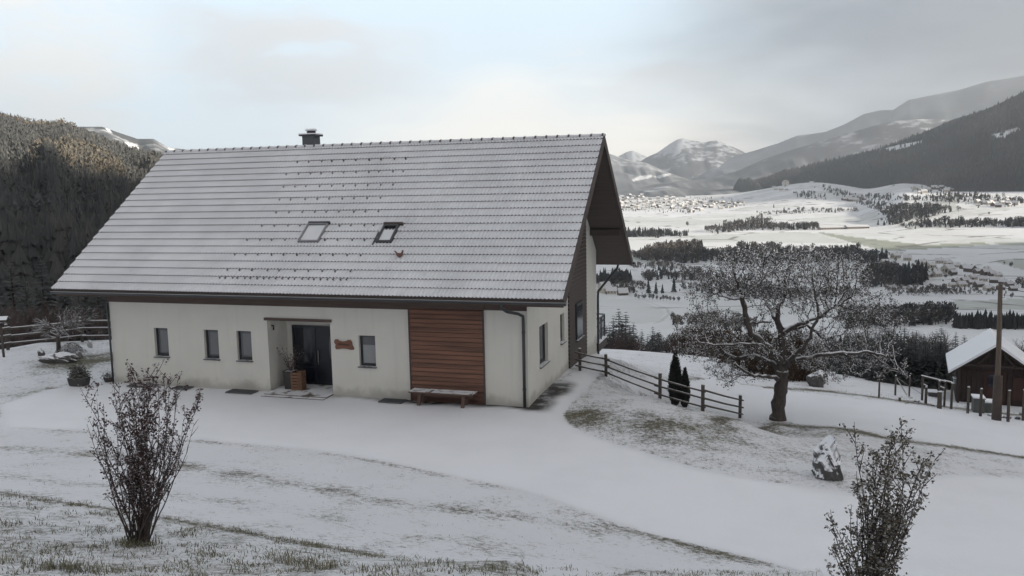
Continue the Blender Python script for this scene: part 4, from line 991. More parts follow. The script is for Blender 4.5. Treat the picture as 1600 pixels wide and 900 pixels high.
# ------------------------------------------------------------------ plants
def tubes_np(edges, n=5):
    """edges: list of (p, q, rp, rq) -> frusta in one array"""
    E = np.array([np.concatenate([p, q, [a, b]]) for p, q, a, b in edges]); p, q = E[:, :3], E[:, 3:6]
    d = q - p; ln = np.linalg.norm(d, axis=1); k = ln > 1e-6; E, p, q, d = E[k], p[k], q[k], d[k] / ln[k][:, None]
    ref = np.where(np.abs(d[:, 2:3]) > .92, np.array([[1.0, 0, 0]]), np.array([[0, 0, 1.0]]))
    x = np.cross(d, ref); x /= np.linalg.norm(x, axis=1)[:, None]; y = np.cross(d, x)
    t = 2 * np.pi * np.arange(n) / n
    ring = x[:, None] * np.cos(t)[None, :, None] + y[:, None] * np.sin(t)[None, :, None]
    A = p[:, None] + ring * E[:, 6][:, None, None]; B = q[:, None] + ring * E[:, 7][:, None, None]
    V = np.concatenate([A, B], 1).reshape(-1, 3); b = np.arange(len(E))[:, None] * 2 * n
    F = np.concatenate([b + np.array([[j, (j + 1) % n, n + (j + 1) % n, n + j]]) for j in range(n)], 0)
    return V, F
def colonise(nodes, parents, att, step=.12, infl=1.2, kill=.22, it=90, gravity=0.0, seed=1):
    rs = np.random.RandomState(seed)
    nodes = [np.array(p, float) for p in nodes]; parents = list(parents); att = np.array(att)
    near = np.full(len(att), -1); nd = np.full(len(att), 1e9)
    def upd(i0):
        P = np.array(nodes[i0:]); 
        if not len(P) or not len(att): return
        D = np.linalg.norm(att[:, None] - P[None], axis=2); k = D.argmin(1); dm = D[np.arange(len(att)), k]; b = dm < nd
        nd[b] = dm[b]; near[b] = k[b] + i0
    upd(0)
    for _ in range(it):
        k = nd > kill; att, near, nd = att[k], near[k], nd[k]
        act = nd < infl
        if not act.any(): break
        n0 = len(nodes); idx = np.unique(near[act])
        for i in idx:
            a = att[act & (near == i)]; v = a - nodes[i]; v = (v / np.linalg.norm(v, axis=1)[:, None]).mean(0) + rs.normal(0, .16, 3) + np.array([0, 0, gravity])
            v /= np.linalg.norm(v) + 1e-9; nodes.append(nodes[i] + v * step); parents.append(int(i))
        upd(n0)
        if len(nodes) > 9000: break
    return np.array(nodes), np.array(parents)
def resample(pts, step):
    pts = np.array(pts, float); out = [pts[0]]
    for a, b in zip(pts[:-1], pts[1:]):
        n = max(1, int(np.linalg.norm(b - a) / step)); out += [a + (b - a) * k / n for k in range(1, n + 1)]
    return out

def apple_tree():
    base = G(1215, 656); mpp = K(base)                    # metres per photograph pixel at the tree
    root = empty('apple_tree', tuple(base), 0, 'gnarled old apple tree with withered snow dusted leaves beside the lower lane', 'tree')
    Z = 2.8125
    def P(zx, zy, dep=0.0):                                         # crown plan drawn to the tree's own scale, depth given by hand
        return np.array([(zx - 555) / Z * mpp, dep, (832 - zy) / Z * mpp])
    limbs = [([P(556, 836), P(558, 780), P(562, 720), P(568, 660), P(576, 606, .02)], .25, .20),
             ([P(576, 610), P(548, 560, -.1), P(505, 505, -.2), P(462, 470, -.3), P(425, 440, -.25), P(402, 395, -.2), P(398, 330, -.1), P(392, 275, 0)], .155, .075),
             ([P(576, 606), P(578, 540, .15), P(574, 450, .3), P(562, 390, .35), P(566, 345, .4), P(592, 300, .5)], .16, .07),
             ([P(574, 625), P(540, 585, .15), P(500, 562, .3), P(440, 552, .4), P(385, 568, .5), P(340, 540, .55), P(300, 505, .6), P(285, 440, .7)], .11, .04),
             ([P(560, 655), P(525, 630, -.4), P(470, 615, -.7), P(400, 602, -.9), P(350, 570, -1.1), P(320, 540, -1.2)], .085, .035),
             ([P(576, 460, .28), P(610, 430, .2), P(665, 402, .0), P(720, 370, -.2), P(770, 330, -.4)], .10, .04),
             ([P(585, 436, .3), P(650, 436, .5), P(705, 430, .7), P(750, 462, .8), P(800, 500, .9)], .075, .035),
             ([P(580, 600), P(620, 560, -.2), P(660, 545, -.5), P(720, 520, -.8), P(800, 512, -1.0), P(880, 505, -1.1), P(950, 525, -1.2)], .11, .035),
             ([P(580, 590), P(650, 560, .5), P(720, 580, .9), P(790, 605, 1.1), P(840, 560, 1.2), P(870, 530, 1.2)], .085, .03),
             ([P(500, 500, -.2), P(440, 480, -.5), P(330, 470, -.8), P(240, 470, -.9), P(180, 455, -1.0)], .07, .025),
             ([P(402, 395, -.2), P(470, 400, .1), P(540, 405, .5)], .05, .03),
             ([P(574, 440, .3), P(560, 380, .9), P(540, 320, 1.3)], .08, .04),
             ([P(566, 600), P(600, 520, -.7), P(640, 440, -1.1), P(660, 330, -1.3)], .09, .04),
             ([P(880, 505, -1.1), P(950, 560, -1.1), P(1010, 590, -1.0), P(1060, 620, -1.0)], .03, .015),
             ([P(400, 602, -.9), P(340, 600, -1.0), P(290, 590, -1.1)], .035, .015)]
    m = MB(); nodes = []; par = []; rad = []
    rs = np.random.RandomState(4)
    for li, (pts, r0, r1) in enumerate(limbs):
        q = resample(pts, .14); 
        for i in range(1, len(q) - 1): q[i] = q[i] + rs.normal(0, .022, 3)
        rr = [(r0 + (r1 - r0) * (i / (len(q) - 1)) ** .8) * (1 + .1 * math.sin(i * 1.9 + li)) for i in range(len(q))]
        if li == 0: rr[0] *= 1.22; rr[1] *= 1.08
        m.tube(q, rr, 12 if li < 3 else 8)
        i0 = len(nodes)
        for i, p in enumerate(q):
            if li == 0: continue
            nodes.append(p); par.append(i0 + i - 1 if i else -1); rad.append(rr[i])
    m.build('trunk', M_BARK, root)
    att = []
    blobs = [((300, 215), 110, 95, 1.4, 260), ((420, 160), 150, 100, 1.7, 420), ((560, 170), 150, 95, 1.9, 480), ((690, 180), 160, 105, 1.9, 480), ((820, 200), 120, 100, 1.6, 340),
             ((330, 115), 60, 45, .8, 100), ((460, 100), 60, 40, .8, 70), ((650, 100), 70, 40, .9, 90), ((760, 130), 90, 45, .9, 110), ((880, 145), 60, 50, .8, 80),
             ((930, 330), 130, 85, 1.4, 280), ((820, 330), 140, 80, 1.5, 260), ((960, 440), 110, 80, 1.2, 190), ((860, 430), 110, 70, 1.2, 150), ((220, 260), 80, 60, 1.0, 110),
             ((290, 380), 120, 55, 1.0, 120), ((180, 430), 95, 60, .9, 110), ((300, 600), 90, 60, 1.0, 90), ((400, 620), 90, 40, .9, 55), ((330, 660), 40, 30, .5, 25), ((1000, 570), 110, 80, 1.1, 170), ((850, 570), 130, 80, 1.2, 190), ((720, 590), 110, 60, 1.0, 90), ((160, 520), 90, 50, .9, 60), ((380, 500), 130, 60, 1.2, 130), ((600, 500), 300, 90, 1.6, 240), ((200, 360), 80, 60, .9, 80), ((920, 520), 130, 90, 1.2, 140), ((700, 480), 120, 60, 1.1, 90), ((1060, 400), 50, 60, .6, 50),
             ((560, 300), 150, 60, 1.4, 160), ((690, 300), 120, 70, 1.4, 140), ((480, 320), 90, 50, 1.0, 60), ((760, 640), 60, 35, .7, 30), ((250, 500), 110, 50, .9, 70)]
    for (cx, cy), rx, ry, rd, n in blobs:
        v = rs.normal(0, 1, (n, 3)); v /= np.linalg.norm(v, axis=1)[:, None]; v *= rs.rand(n, 1) ** (1 / 2.6)
        for a in v: att.append(P(cx + a[0] * rx, cy + a[2] * ry, a[1] * rd))
    N, Pn = colonise(nodes, par, att, step=.115, infl=1.3, kill=.15, it=75, seed=2)
    n0 = len(nodes); w = np.zeros(len(N)); ch = np.zeros(len(N), int)
    for i in range(len(N) - 1, n0 - 1, -1):
        if ch[i] == 0: w[i] = 1
        if Pn[i] >= n0: w[Pn[i]] += w[i]; ch[Pn[i]] += 1
    rr = 0.0048 * np.maximum(w, 1) ** .52
    edges = []
    for i in range(n0, len(N)):
        pr = Pn[i]; rp = rr[pr] if pr >= n0 else min(rr[i] * 1.25, .05); edges.append((N[pr], N[i], rp, rr[i]))
    V, F = tubes_np(edges, 5); link('twigs', mesh_np('twigs', V, F, M_BARK, smooth=True), root)
    tip = (w[n0:] <= 5); T = N[n0:][tip]
    T = np.repeat(T, 10, 0); keep = rs.rand(len(T)) < .72; T = T[keep] + rs.normal(0, .045, (keep.sum(), 3))
    V, F, r_ = leaves_np(T, .062, up=.45, aspect=.62, seed=8, droop=.30)
    link('leaves', mesh_np('leaves', V, F, M_APPLELEAF, dict(rnd=r_)), root)
apple_tree()

def cane_shrub(name, base, H, spread, ncane, label, leafmat, leaf, seed, lean=0.0, leafiness=1.0, side=0.5, twiggy=0, plan=None):
    root = empty(name, tuple(base), 0, label, 'shrub'); rs = np.random.RandomState(seed)
    edges = []; LP = []
    def cane(p0, d0, ln, r0, lv, leafy):
        n = max(4, int(ln / .07)); p = np.array(p0); d = np.array(d0); st = ln / n
        for i in range(n):
            t = i / n; d = d + rs.normal(0, .05, 3) + np.array([0, 0, .03 if lv == 0 else .015]); d /= np.linalg.norm(d); q = p + d * st
            edges.append((p, q, r0 * (1 - .8 * t), r0 * (1 - .8 * (t + 1 / n))))
            if leafy and (lv > 0 or t > .22) and rs.rand() < .95:
                for _ in range(rs.poisson(3.2 * leafiness * leafy * (.5 + t))): LP.append(p + (q - p) * rs.rand() + rs.normal(0, .018, 3))
            if lv < 2 and t > .2 and rs.rand() < (side if lv == 0 else side * .35):
                a = rs.rand() * 6.283; sd = np.array([math.cos(a), math.sin(a), .75]) * .8 + d * .5; sd /= np.linalg.norm(sd)
                cane(q, sd, ln * rs.uniform(.08, .24) * (1 - .5 * t), r0 * .5, lv + 1, leafy)
            p = q
    for k in range(ncane):
        if plan: tx, tz, ty, lf = plan[k % len(plan)]; tx += rs.normal(0, .05); 
        else: a = rs.rand() * 6.283; e = spread * math.sqrt(rs.rand()); tx, ty, tz, lf = math.cos(a) * e + lean, math.sin(a) * e * .6, H * rs.uniform(.6, 1) * (1 - .35 * (e / spread) ** 2), 1
        v = np.array([tx, ty, tz]); ln = np.linalg.norm(v); p0 = rs.normal(0, .07, 3) * np.array([1, 1, 0])
        cane(p0, v / ln + rs.normal(0, .04, 3), ln, .011, 0, lf)
    V, F = tubes_np(edges, 5); link('stems', mesh_np('stems', V, F, M_TWIG, smooth=True), root)
    if LP:
        V, F, r_ = leaves_np(np.array(LP), leaf, up=.3, aspect=.6, seed=seed + 1, droop=-.1)
        link('leaves', mesh_np('leaves', V, F, leafmat, dict(rnd=r_)), root)
    return root
bl = G(218, 850); k_ = K(bl)
def _pl(px, py, dep, lf): return ((px - 218) * k_ * (.74 if px < 218 else .88), (852 - py) * k_ * .98, dep, lf)
cane_shrub('barberry_bush', bl, 2.2, .7, 46, 'dark twiggy shrub with small reddish leaves on the grassy foreground slope at left', M_BARBERRY, .040, 21, side=.42, leafiness=.95,
           plan=[_pl(152, 590, .1, 1.3), _pl(185, 618, -.2, 1), _pl(222, 578, .2, 1.3), _pl(250, 588, -.1, 1), _pl(268, 585, .3, 1.1), _pl(292, 580, -.2, 1.2), _pl(312, 598, .1, 1.1), _pl(320, 610, .3, 1), _pl(205, 640, -.3, 1),
                 _pl(300, 640, -.2, .25), _pl(312, 690, .1, 0), _pl(318, 745, .2, 0), _pl(335, 700, -.1, 0), _pl(300, 665, .3, 0), _pl(165, 665, .2, .8), _pl(240, 620, -.4, 1), _pl(275, 630, .4, .9), _pl(178, 700, -.2, .7), _pl(150, 720, .1, .4), _pl(230, 600, 0, 1.2), _pl(305, 720, -.2, 0), _pl(285, 600, .1, 1), _pl(125, 655, .1, .6)])
br = G(1356, 968); k_ = K(br)
def _pr(px, py, dep, lf): return ((px - 1352) * k_ * (.90 if px < 1352 else .74), (968 - py) * k_ * (.84 if px < 1345 else .95), dep, lf)
cane_shrub('leafy_bush', br, 2.4, .6, 40, 'tall upright olive leaved shrub at the lower right picture edge', M_SHRUBLEAF, .040, 33, side=.55, leafiness=.85,
           plan=[_pr(1390, 640, .1, 1.1), _pr(1376, 665, -.1, 1.1), _pr(1352, 672, .1, 1), _pr(1400, 690, .2, 1.1), _pr(1428, 695, -.1, 1), _pr(1438, 720, .2, 1), _pr(1330, 740, -.2, 1.1), _pr(1295, 770, .1, 1), _pr(1310, 765, .2, 1), _pr(1280, 810, -.2, .9), _pr(1265, 850, .1, .7), _pr(1450, 812, .1, .9), _pr(1435, 800, -.2, .9), _pr(1420, 850, .2, .9), _pr(1365, 720, .3, 1.2), _pr(1385, 760, -.3, 1.2), _pr(1340, 800, .0, 1.2), _pr(1400, 800, .2, 1.2), _pr(1290, 870, .2, .8)])

def thuja(px, py, hpx, label, seed):
    b = G(px, py); k = K(b); h = hpx * k; rs = np.random.RandomState(seed)
    root = empty('thuja', tuple(b), 0, label, 'conifer')
    m = MB(); m.tube([(0, 0, 0), (0, 0, h * .8)], [.05, .01], 6); m.build('trunk', M_TWIG, root)
    n = 5200; t = rs.rand(n) ** .8; prof = np.sin(np.pi * np.clip(t * .80 + .14, 0, 1)) ** .8 * (1 - t ** 5); w = h * .108
    a = rs.rand(n) * 6.283; bumps = 1 + .16 * np.sin(a * 4 + t * 9) + .12 * np.sin(a * 7 - t * 21)
    r = w * prof * bumps * np.sqrt(rs.uniform(.45, 1, n)); P = np.stack([np.cos(a) * r, np.sin(a) * r, t * h * .97], 1)
    out = np.stack([np.cos(a), np.sin(a), np.full(n, 2.4)], 1); out /= np.linalg.norm(out, axis=1)[:, None]; out += rs.normal(0, .22, (n, 3))
    sd = np.cross(out, rs.normal(0, 1, (n, 3))); sd /= np.linalg.norm(sd, axis=1)[:, None]; s = h * rs.uniform(.02, .045, n)[:, None]
    V = np.stack([P - sd * s * .4, P + sd * s * .4, P + out * s * 1.5], 1).reshape(-1, 3); F = np.arange(n * 3).reshape(-1, 3)
    link('foliage', mesh_np('foliage', V, F, M_THUJA, dict(rnd=np.repeat(rs.rand(n), 3))), root)
thuja(1055, 633, 84, 'taller of the two dark slim thujas behind the rail fence', 3)
thuja(1070, 636, 62, 'shorter thuja pressed against the right side of its taller twin', 4)

def spruce_mesh(h, seed, dens=1.0):
    """drooping whorls of needle sprays round a thin trunk"""
    rs = np.random.RandomState(seed); V = []; R_ = []
    lev = int(22 * dens + h * 1.5); W = h * rs.uniform(.17, .23)
    for i in range(lev):
        t = (i + rs.rand() * .6) / lev; z = h * (.06 + .92 * t); ln = W * (1 - t) ** .85 * rs.uniform(.8, 1.15) + .04 * h * (1 - t) + .02 * h
        nb = int(8 + 5 * (1 - t)); a0 = rs.rand() * 6.283
        for b in range(nb):
            a = a0 + b * 6.283 / nb + rs.normal(0, .2); l = ln * rs.uniform(.65, 1.1); dr = -.28 * (1 - t) + .25 * t + rs.normal(0, .08)
            d = np.array([math.cos(a), math.sin(a), dr]); sd = np.array([-math.sin(a), math.cos(a), 0]); p = np.array([0, 0, z]); rv = rs.rand()
            for q in range(4):
                s0 = .15 + .2 * q; c = p + d * l * s0; e = p + d * l * min(1.08, s0 + .42) + np.array([0, 0, -.05 * l * q]); w = l * (.30 - .05 * q)
                for sg in (-1, 1):
                    V += [c, c + (e - c) * .45 + sd * sg * w + np.array([0, 0, -.25 * w]), e]; R_ += [rv * .7 + .3 * rs.rand()] * 3
    V = np.array(V); F = np.arange(len(V)).reshape(-1, 3)
    return V, F, np.array(R_)
SPR = []
for q in range(5):
    V, F, r_ = spruce_mesh(5.0, 40 + q); me = mesh_np('foliage', V, F, M_SPRUCE, dict(rnd=r_)); mt = MB(); mt.tube([(0, 0, -.4), (0, 0, 4.7)], [.09, .015], 6); SPR.append((me, mt.mesh('trunk', M_TWIG)))
def spruce(x, y, h, label, group, k=None, z=None):
    me, tm = SPR[rnd.randrange(5) if k is None else k]; s = h / 5.0
    o = empty('spruce', (x, y, ground_z(x, y) - .05 if z is None else z), rnd.uniform(0, 6.28), label, 'conifer', group); o.scale = (s * rnd.uniform(.9, 1.15), s * rnd.uniform(.9, 1.15), s)
    link('foliage', me, o); link('trunk', tm, o); return o
def top_spruce(px, ptop, dist, label, group, hmin=2.5):
    """a spruce whose tip shows at this pixel, standing on the slope at this distance"""
    d = ray(px, ptop); t = dist / math.hypot(d[0], d[1]); p = CAM + d * t; gz = ground_z(p[0], p[1]); h = max(hmin, p[2] - gz + .05)
    return spruce(p[0], p[1], h, label, group)
for px, pt, ds in [(1382, 531, 50), (1396, 508, 53), (1408, 513, 60), (1420, 522, 47), (1432, 514, 55), (1444, 520, 50), (1458, 523, 52), (1471, 507, 56), (1480, 530, 50), (1494, 516, 62), (1507, 521, 65), (1360, 530, 55), (1346, 525, 60), (1372, 545, 46), (1450, 545, 46), (1335, 540, 50), (1465, 555, 45), (1430, 560, 45), (1320, 545, 56), (1404, 552, 45), (1487, 556, 47), (1390, 575, 44), (1300, 548, 60), (1285, 540, 66), (1476, 575, 45), (1352, 512, 70), (1368, 516, 64), (1388, 506, 68), (1400, 520, 54), (1414, 505, 70), (1426, 512, 66), (1438, 525, 58), (1463, 512, 62), (1330, 520, 68), (1312, 526, 64), (1340, 535, 56), (1376, 535, 48), (1356, 556, 48), (1326, 560, 50), (1300, 565, 54), (1410, 570, 44), (1445, 570, 44), (1272, 556, 60), (1262, 566, 56), (1350, 580, 45), (1370, 590, 44), (1320, 582, 46), (1422, 585, 44), (1460, 590, 44), (1250, 575, 52)]:
    top_spruce(px, pt, ds, 'dark snow dusted spruce in the stand between the apple tree and the hut', 'spruces beyond the lower lane')
for px, pt, ds in [(1524, 523, 75), (1532, 519, 78)]: top_spruce(px, pt, ds, 'small spruce tip showing over the snowy left roof slope of the hut', 'spruce tips above the hut roof')
for px, pt, ds in [(967, 478, 105), (978, 484, 110), (958, 490, 98), (990, 500, 102), (952, 505, 100), (1003, 512, 112), (1012, 520, 105), (944, 500, 108), (984, 505, 95), (972, 495, 92)]:
    top_spruce(px, pt, ds, 'spruce on the slope below the terrace right of the house corner', 'spruces on the slope below the lawn')
for px, pt, ds in [(1020, 508, 88), (1030, 513, 90)]: top_spruce(px, pt, ds, 'low spruce right behind the snow capped rounded shrub', 'spruces behind the rounded shrub')

# leafless deciduous trees as fine sprays of twigs
def bare_tree_mesh(h, seed, spread=.30, leaf=0, mats=(None, None)):
    rs = np.random.RandomState(seed); E_ = []; tips = []
    def br(p, d, ln, r, lv):
        n = 4
        for i in range(n):
            d = d + rs.normal(0, .10, 3) + np.array([0, 0, .05]); d = d / np.linalg.norm(d); q = p + d * ln / n; E_.append((p, q, r * (1 - .5 * i / n), r * (1 - .5 * (i + 1) / n))); p = q
            if lv < 3 and (i > 0 or lv > 0):
                for _ in range(2 if lv < 2 else 3):
                    a = rs.rand() * 6.283; v = np.array([math.cos(a), math.sin(a), rs.uniform(.1, .9)]); v = v * (spread * 2.2) + d * .8; br(p, v / np.linalg.norm(v), ln * rs.uniform(.42, .68), r * .45, lv + 1)
        tips.append(p)
    br(np.zeros(3), np.array([0, 0, 1.0]), h * .5, h * .018, 0)
    return E_, np.array(tips)
BARE = []
for q in range(3):
    E_, T_ = bare_tree_mesh(6.0, 70 + q); V, F = tubes_np(E_, 3)
    BARE.append(mesh_np('bare_tree', V, F, M_TWIG))
M_REDTWIG = m_plain('reddish_brush', (0.075, 0.055, 0.050), 0.95, .3, 3, snow=(.6, .95, 8))
for me in BARE: me.materials[0] = M_REDTWIG
def bare_tree(px, ptop, dist, label, group):
    d = ray(px, ptop); t = dist / math.hypot(d[0], d[1]); p = CAM + d * t; gz = ground_z(p[0], p[1]); h = max(1.5, p[2] - gz)
    o = link('bare_tree', BARE[rnd.randrange(3)], None, (p[0], p[1], gz - .1), rnd.uniform(0, 6.28)); s = h / 6.0; o.scale = (s * 1.15, s * 1.15, s); return tag(o, label, 'tree', group)
for i in range(26):
    px = rnd.uniform(934, 1020); bare_tree(px, 495 + (px - 934) * .32 + rnd.uniform(-4, 26), rnd.uniform(80, 108), 'leafless reddish tree among the spruces below the terrace', 'leafless trees below the lawn')
for i in range(46):
    px = rnd.uniform(1035, 1270); bare_tree(px, rnd.uniform(520, 560), rnd.uniform(58, 90), 'leafless tree on the falling slope behind the apple tree', 'leafless trees behind the apple tree')
for i in range(34):
    px = rnd.uniform(1240, 1490); bare_tree(px, rnd.uniform(505, 550), rnd.uniform(56, 85), 'leafless tree between the spruces right of the apple tree', 'leafless trees beside the spruce stand')
for i in range(7):
    px = rnd.uniform(1572, 1640); bare_tree(px, rnd.uniform(522, 540), rnd.uniform(60, 75), 'leafless tree rising behind the right roof slope of the hut', 'leafless trees behind the hut')
# twiggy shrubs along the edge of the lawn
def bush_mesh(seed, n, mt, leaf, name='foliage', rxy=1.0, h=1.0):
    rs = np.random.RandomState(seed); v = rs.normal(0, 1, (n, 3)); v /= np.linalg.norm(v, axis=1)[:, None]; v[:, 2] = np.abs(v[:, 2]); v *= (rs.rand(n, 1) ** .35)
    b = 1 + .18 * np.sin(np.arctan2(v[:, 1], v[:, 0]) * 3 + seed) + .12 * np.sin(v[:, 2] * 7)
    P = v * np.stack([b * rxy, b * rxy, np.full(n, h)], 1)
    V, F, r_ = leaves_np(P, leaf, up=.35, aspect=.5, seed=seed, droop=.1)
    return mesh_np(name, V, F, mt, dict(rnd=r_))
HB = [bush_mesh(90 + q, 3600, M_HEDGE, .10) for q in range(4)]
def bush(px, py, wpx, hpx, label, group=None, me=None, name='bush', cat='shrub'):
    b = G(px, py); k = K(b)
    o = link(name, me or HB[rnd.randrange(4)], None, (b[0], b[1], b[2] - .03), rnd.uniform(0, 6.28)); o.scale = (wpx * k / 2, wpx * k / 2, hpx * k); return tag(o, label, cat, group)
for px, py, w, h in [(1056, 549, 44, 30), (1078, 552, 54, 44), (1104, 556, 60, 50), (1130, 560, 58, 50), (1152, 568, 58, 54), (1176, 578, 62, 64), (1200, 585, 60, 70), (1228, 592, 60, 72), (1258, 594, 56, 60), (1243, 588, 50, 80), (1190, 578, 50, 66)]:
    bush(px, py, w, h, 'dark twiggy hedge shrub along the lawn edge left of the apple trunk', 'hedge shrubs along the lawn edge')
M_SNOWSHRUB = m_leaf('snowed_shrub', (0.05, 0.045, 0.04), (0.09, 0.08, 0.07), (0.05, 0.45, 0.95))
bush(1026, 548, 34, 28, 'rounded shrub capped white with snow at the lawn edge', None, bush_mesh(97, 3200, M_SNOWSHRUB, .12), 'rounded_shrub')

# ------------------------------------------------------------------ stones
def rock(name, px, py, wpx, hpx, label, seed, m=None, deep=.8, tall=0.0, cat='boulder', group=None, sub=4):
    b = G(px, py); k = K(b); rs = np.random.RandomState(seed)
    bm = bmesh.new(); bmesh.ops.create_icosphere(bm, subdivisions=sub, radius=1)
    dirs = rs.normal(0, 1, (16, 3)); dirs /= np.linalg.norm(dirs, axis=1)[:, None]; off = rs.uniform(.62, 1.0, 16)
    fr = rs.uniform(2, 6, (6, 3)); ph = rs.rand(6) * 6.28
    w, h = wpx * k / 2, hpx * k
    for v in bm.verts:
        n = np.array(v.co); s = 1.0
        dt = dirs @ n; kk = dt > .05; s = min(s, float((off[kk] / dt[kk]).min())) if kk.any() else 1.0
        s += .035 * sum(math.sin(float(fr[i] @ n) * 1.7 + ph[i]) for i in range(6)) / 2
        x, y, z = n * s
        if tall:
            tz = min(1, max(0, (z + 1) / 2)); l_ = np.interp(tz, [0, .5, .8, 1], [-1, -1.02, -.74, .0]); r_ = np.interp(tz, [0, .45, .8, 1], [1, .82, .58, .40]); hw0 = math.sqrt(max(.05, 1 - .8 * (2 * tz - 1) ** 2)); q = max(-1, min(1, x / hw0)); x = (l_ + r_) / 2 + q * (r_ - l_) / 2
            x += .05 * math.sin(9 * z + 4 * y) + .03 * math.sin(17 * z - 7 * x); y += .06 * math.sin(8 * z + 6 * x + 1) + .04 * math.sin(19 * x + 11 * z)
        v.co = Vector((x * w, y * w * deep, (z * .62 + .42) * h))
    bm.normal_update()
    me = bpy.data.meshes.new(name); bm.to_mesh(me); bm.free(); me.materials.append(m or M_ROCK); [setattr(f, 'use_smooth', False) for f in me.polygons]
    o = link(name, me, None, (b[0], b[1], b[2] - .02), rnd.uniform(-.3, .3)); return tag(o, label, cat, group)
rock('boulder', 1293, 748, 50, 68, 'upright snow plastered boulder standing on the lawn beside the drive', 3, tall=.45)
rock('boulder', 1275, 604, 34, 28, 'low snow capped boulder under the right branches of the apple tree', 5, M_ROCKD)
rock('stone_slab', 92, 566, 64, 16, 'long flat stone edging of the rock garden at the front', 7, M_ROCKD, deep=.5, cat='stone')
rock('stone_slab', 65, 556, 12, 14, 'small upright stone at the left end of the rock garden', 8, M_ROCKD, cat='stone')
rock('stone_slab', 124, 560, 12, 13, 'pale stone at the right end of the rock garden', 9, m_plain('pale_stone', (.24, .23, .22), .9, .3, 4, snow=(.3, .7, 5)), cat='stone')
rock('pointed_stone', 141, 543, 9, 14, 'pale pointed standing stone near the left house wall', 10, m_plain('white_stone', (.42, .42, .41), .9, .2, 4, snow=(.2, .6, 5)), tall=.8, cat='stone')
bush(112, 550, 38, 17, 'low domed plant cushion on the rock garden', None, bush_mesh(99, 2400, M_SNOWSHRUB, .11), 'cushion_plant', 'plant')
for i, (px, py, w, h) in enumerate([(1548, 650, 12, 6), (1563, 652, 14, 6), (1575, 654, 13, 6), (1590, 655, 12, 6), (1594, 648, 6, 5), (1432, 628, 10, 5), (1423, 622, 9, 4), (1460, 634, 10, 4)]):
    rock('field_stone', px, py, w, h, 'small rough stone at the foot of the hen run posts', 20 + i, M_ROCKD, cat='stone', group='stones along the hen run', sub=2)

# small snow lined tree of the rock garden
def small_tree():
    b = G(92, 552); root = empty('ornamental_tree', tuple(b), 0, 'small bare tree with snow lined branches on the rock garden', 'tree'); k = K(b)
    m = MB(); m.tube([(0, 0, 0), (.02, 0, 20 * k), (-.01, .02, 38 * k)], [.10, .08, .055], 8); m.build('trunk', M_BARK, root)
    rs = np.random.RandomState(12); E_ = []
    def br(p, d, ln, r, lv):
        for i in range(5):
            d = d + rs.normal(0, .12, 3); d /= np.linalg.norm(d); q = p + d * ln / 5; E_.append((p, q, r * (1 - .14 * i), r * (1 - .14 * (i + 1)))); p = q
            if lv < 2:
                for _ in range(2):
                    v = d + rs.normal(0, .55, 3); br(p, v / np.linalg.norm(v), ln * .5, r * .5, lv + 1)
    for vx, vz, ln in [(-.9, .55, 30), (-.55, .8, 28), (.2, 1.2, 34), (.75, .7, 42), (.95, .35, 38), (.9, .12, 36), (-.75, .25, 24), (.4, .9, 36)]:
        v = np.array([vx, rs.normal(0, .4), vz]); br(np.array([0, 0, rs.uniform(24, 38) * k]), v / np.linalg.norm(v), ln * k, .030, 0)
    V, F = tubes_np(E_, 5); link('branches', mesh_np('branches', V, F, M_TWIGSN, smooth=True), root)
small_tree()

def trough():
    b = G(124, 602); k = K(b); w, h = 16 * k, 13 * k
    o = empty('planter', tuple(b), HYAW * .6, 'rounded dark stone trough holding a snowy dwarf conifer at the yard edge', 'planter')
    m = MB(); rings = []
    for (z, s) in ((0, .86), (.06, .93), (h * .6, 1.0), (h * .9, 1.03), (h, 1.0), (h, .84), (h * .86, .80)):
        rings.append([(w * s * math.copysign(abs(math.cos(t)) ** .55, math.cos(t)), w * .62 * s * math.copysign(abs(math.sin(t)) ** .55, math.sin(t)), z) for t in [2 * math.pi * i / 28 for i in range(28)]])
    for a, c in zip(rings, rings[1:]):
        for i in range(28): m.poly([a[i], a[(i + 1) % 28], c[(i + 1) % 28], c[i]], 0, True)
    m.poly(rings[-1], 1); m.build('trough', [M_POT, M_SNOW], o)
    rs = np.random.RandomState(2); n = 1500; v = rs.normal(0, 1, (n, 3)); v /= np.linalg.norm(v, axis=1)[:, None]; v[:, 2] = np.abs(v[:, 2])
    P = v * (rs.rand(n, 1) ** .4) * np.array([w * 1.05, w * .7, 21 * k]) * (1 + .25 * np.sin(v[:, :1] * 9)) + np.array([0, 0, h * .9])
    V, F, r_ = leaves_np(P, .09, up=.3, aspect=.35, seed=5); link('dwarf_conifer', mesh_np('dwarf_conifer', V, F, M_POTPLANT, dict(rnd=r_)), o)
trough()
def small_pot():
    b = G(170, 596); o = empty('planter', tuple(b), 0, 'small dark pot with a withered snowy plant at the house corner', 'planter')
    m = MB(); m.tube([(0, 0, 0), (0, 0, .16), (0, 0, .17)], [.13, .18, .16], 14); m.build('pot', M_POT, o)
    rs = np.random.RandomState(3); P = rs.normal(0, .09, (260, 3)) * np.array([1.2, 1, .55]) + np.array([0, 0, .20]); V, F, r_ = leaves_np(P, .07, up=.3, seed=6)
    link('plant', mesh_np('plant', V, F, M_POTPLANT, dict(rnd=r_)), o)
small_pot()

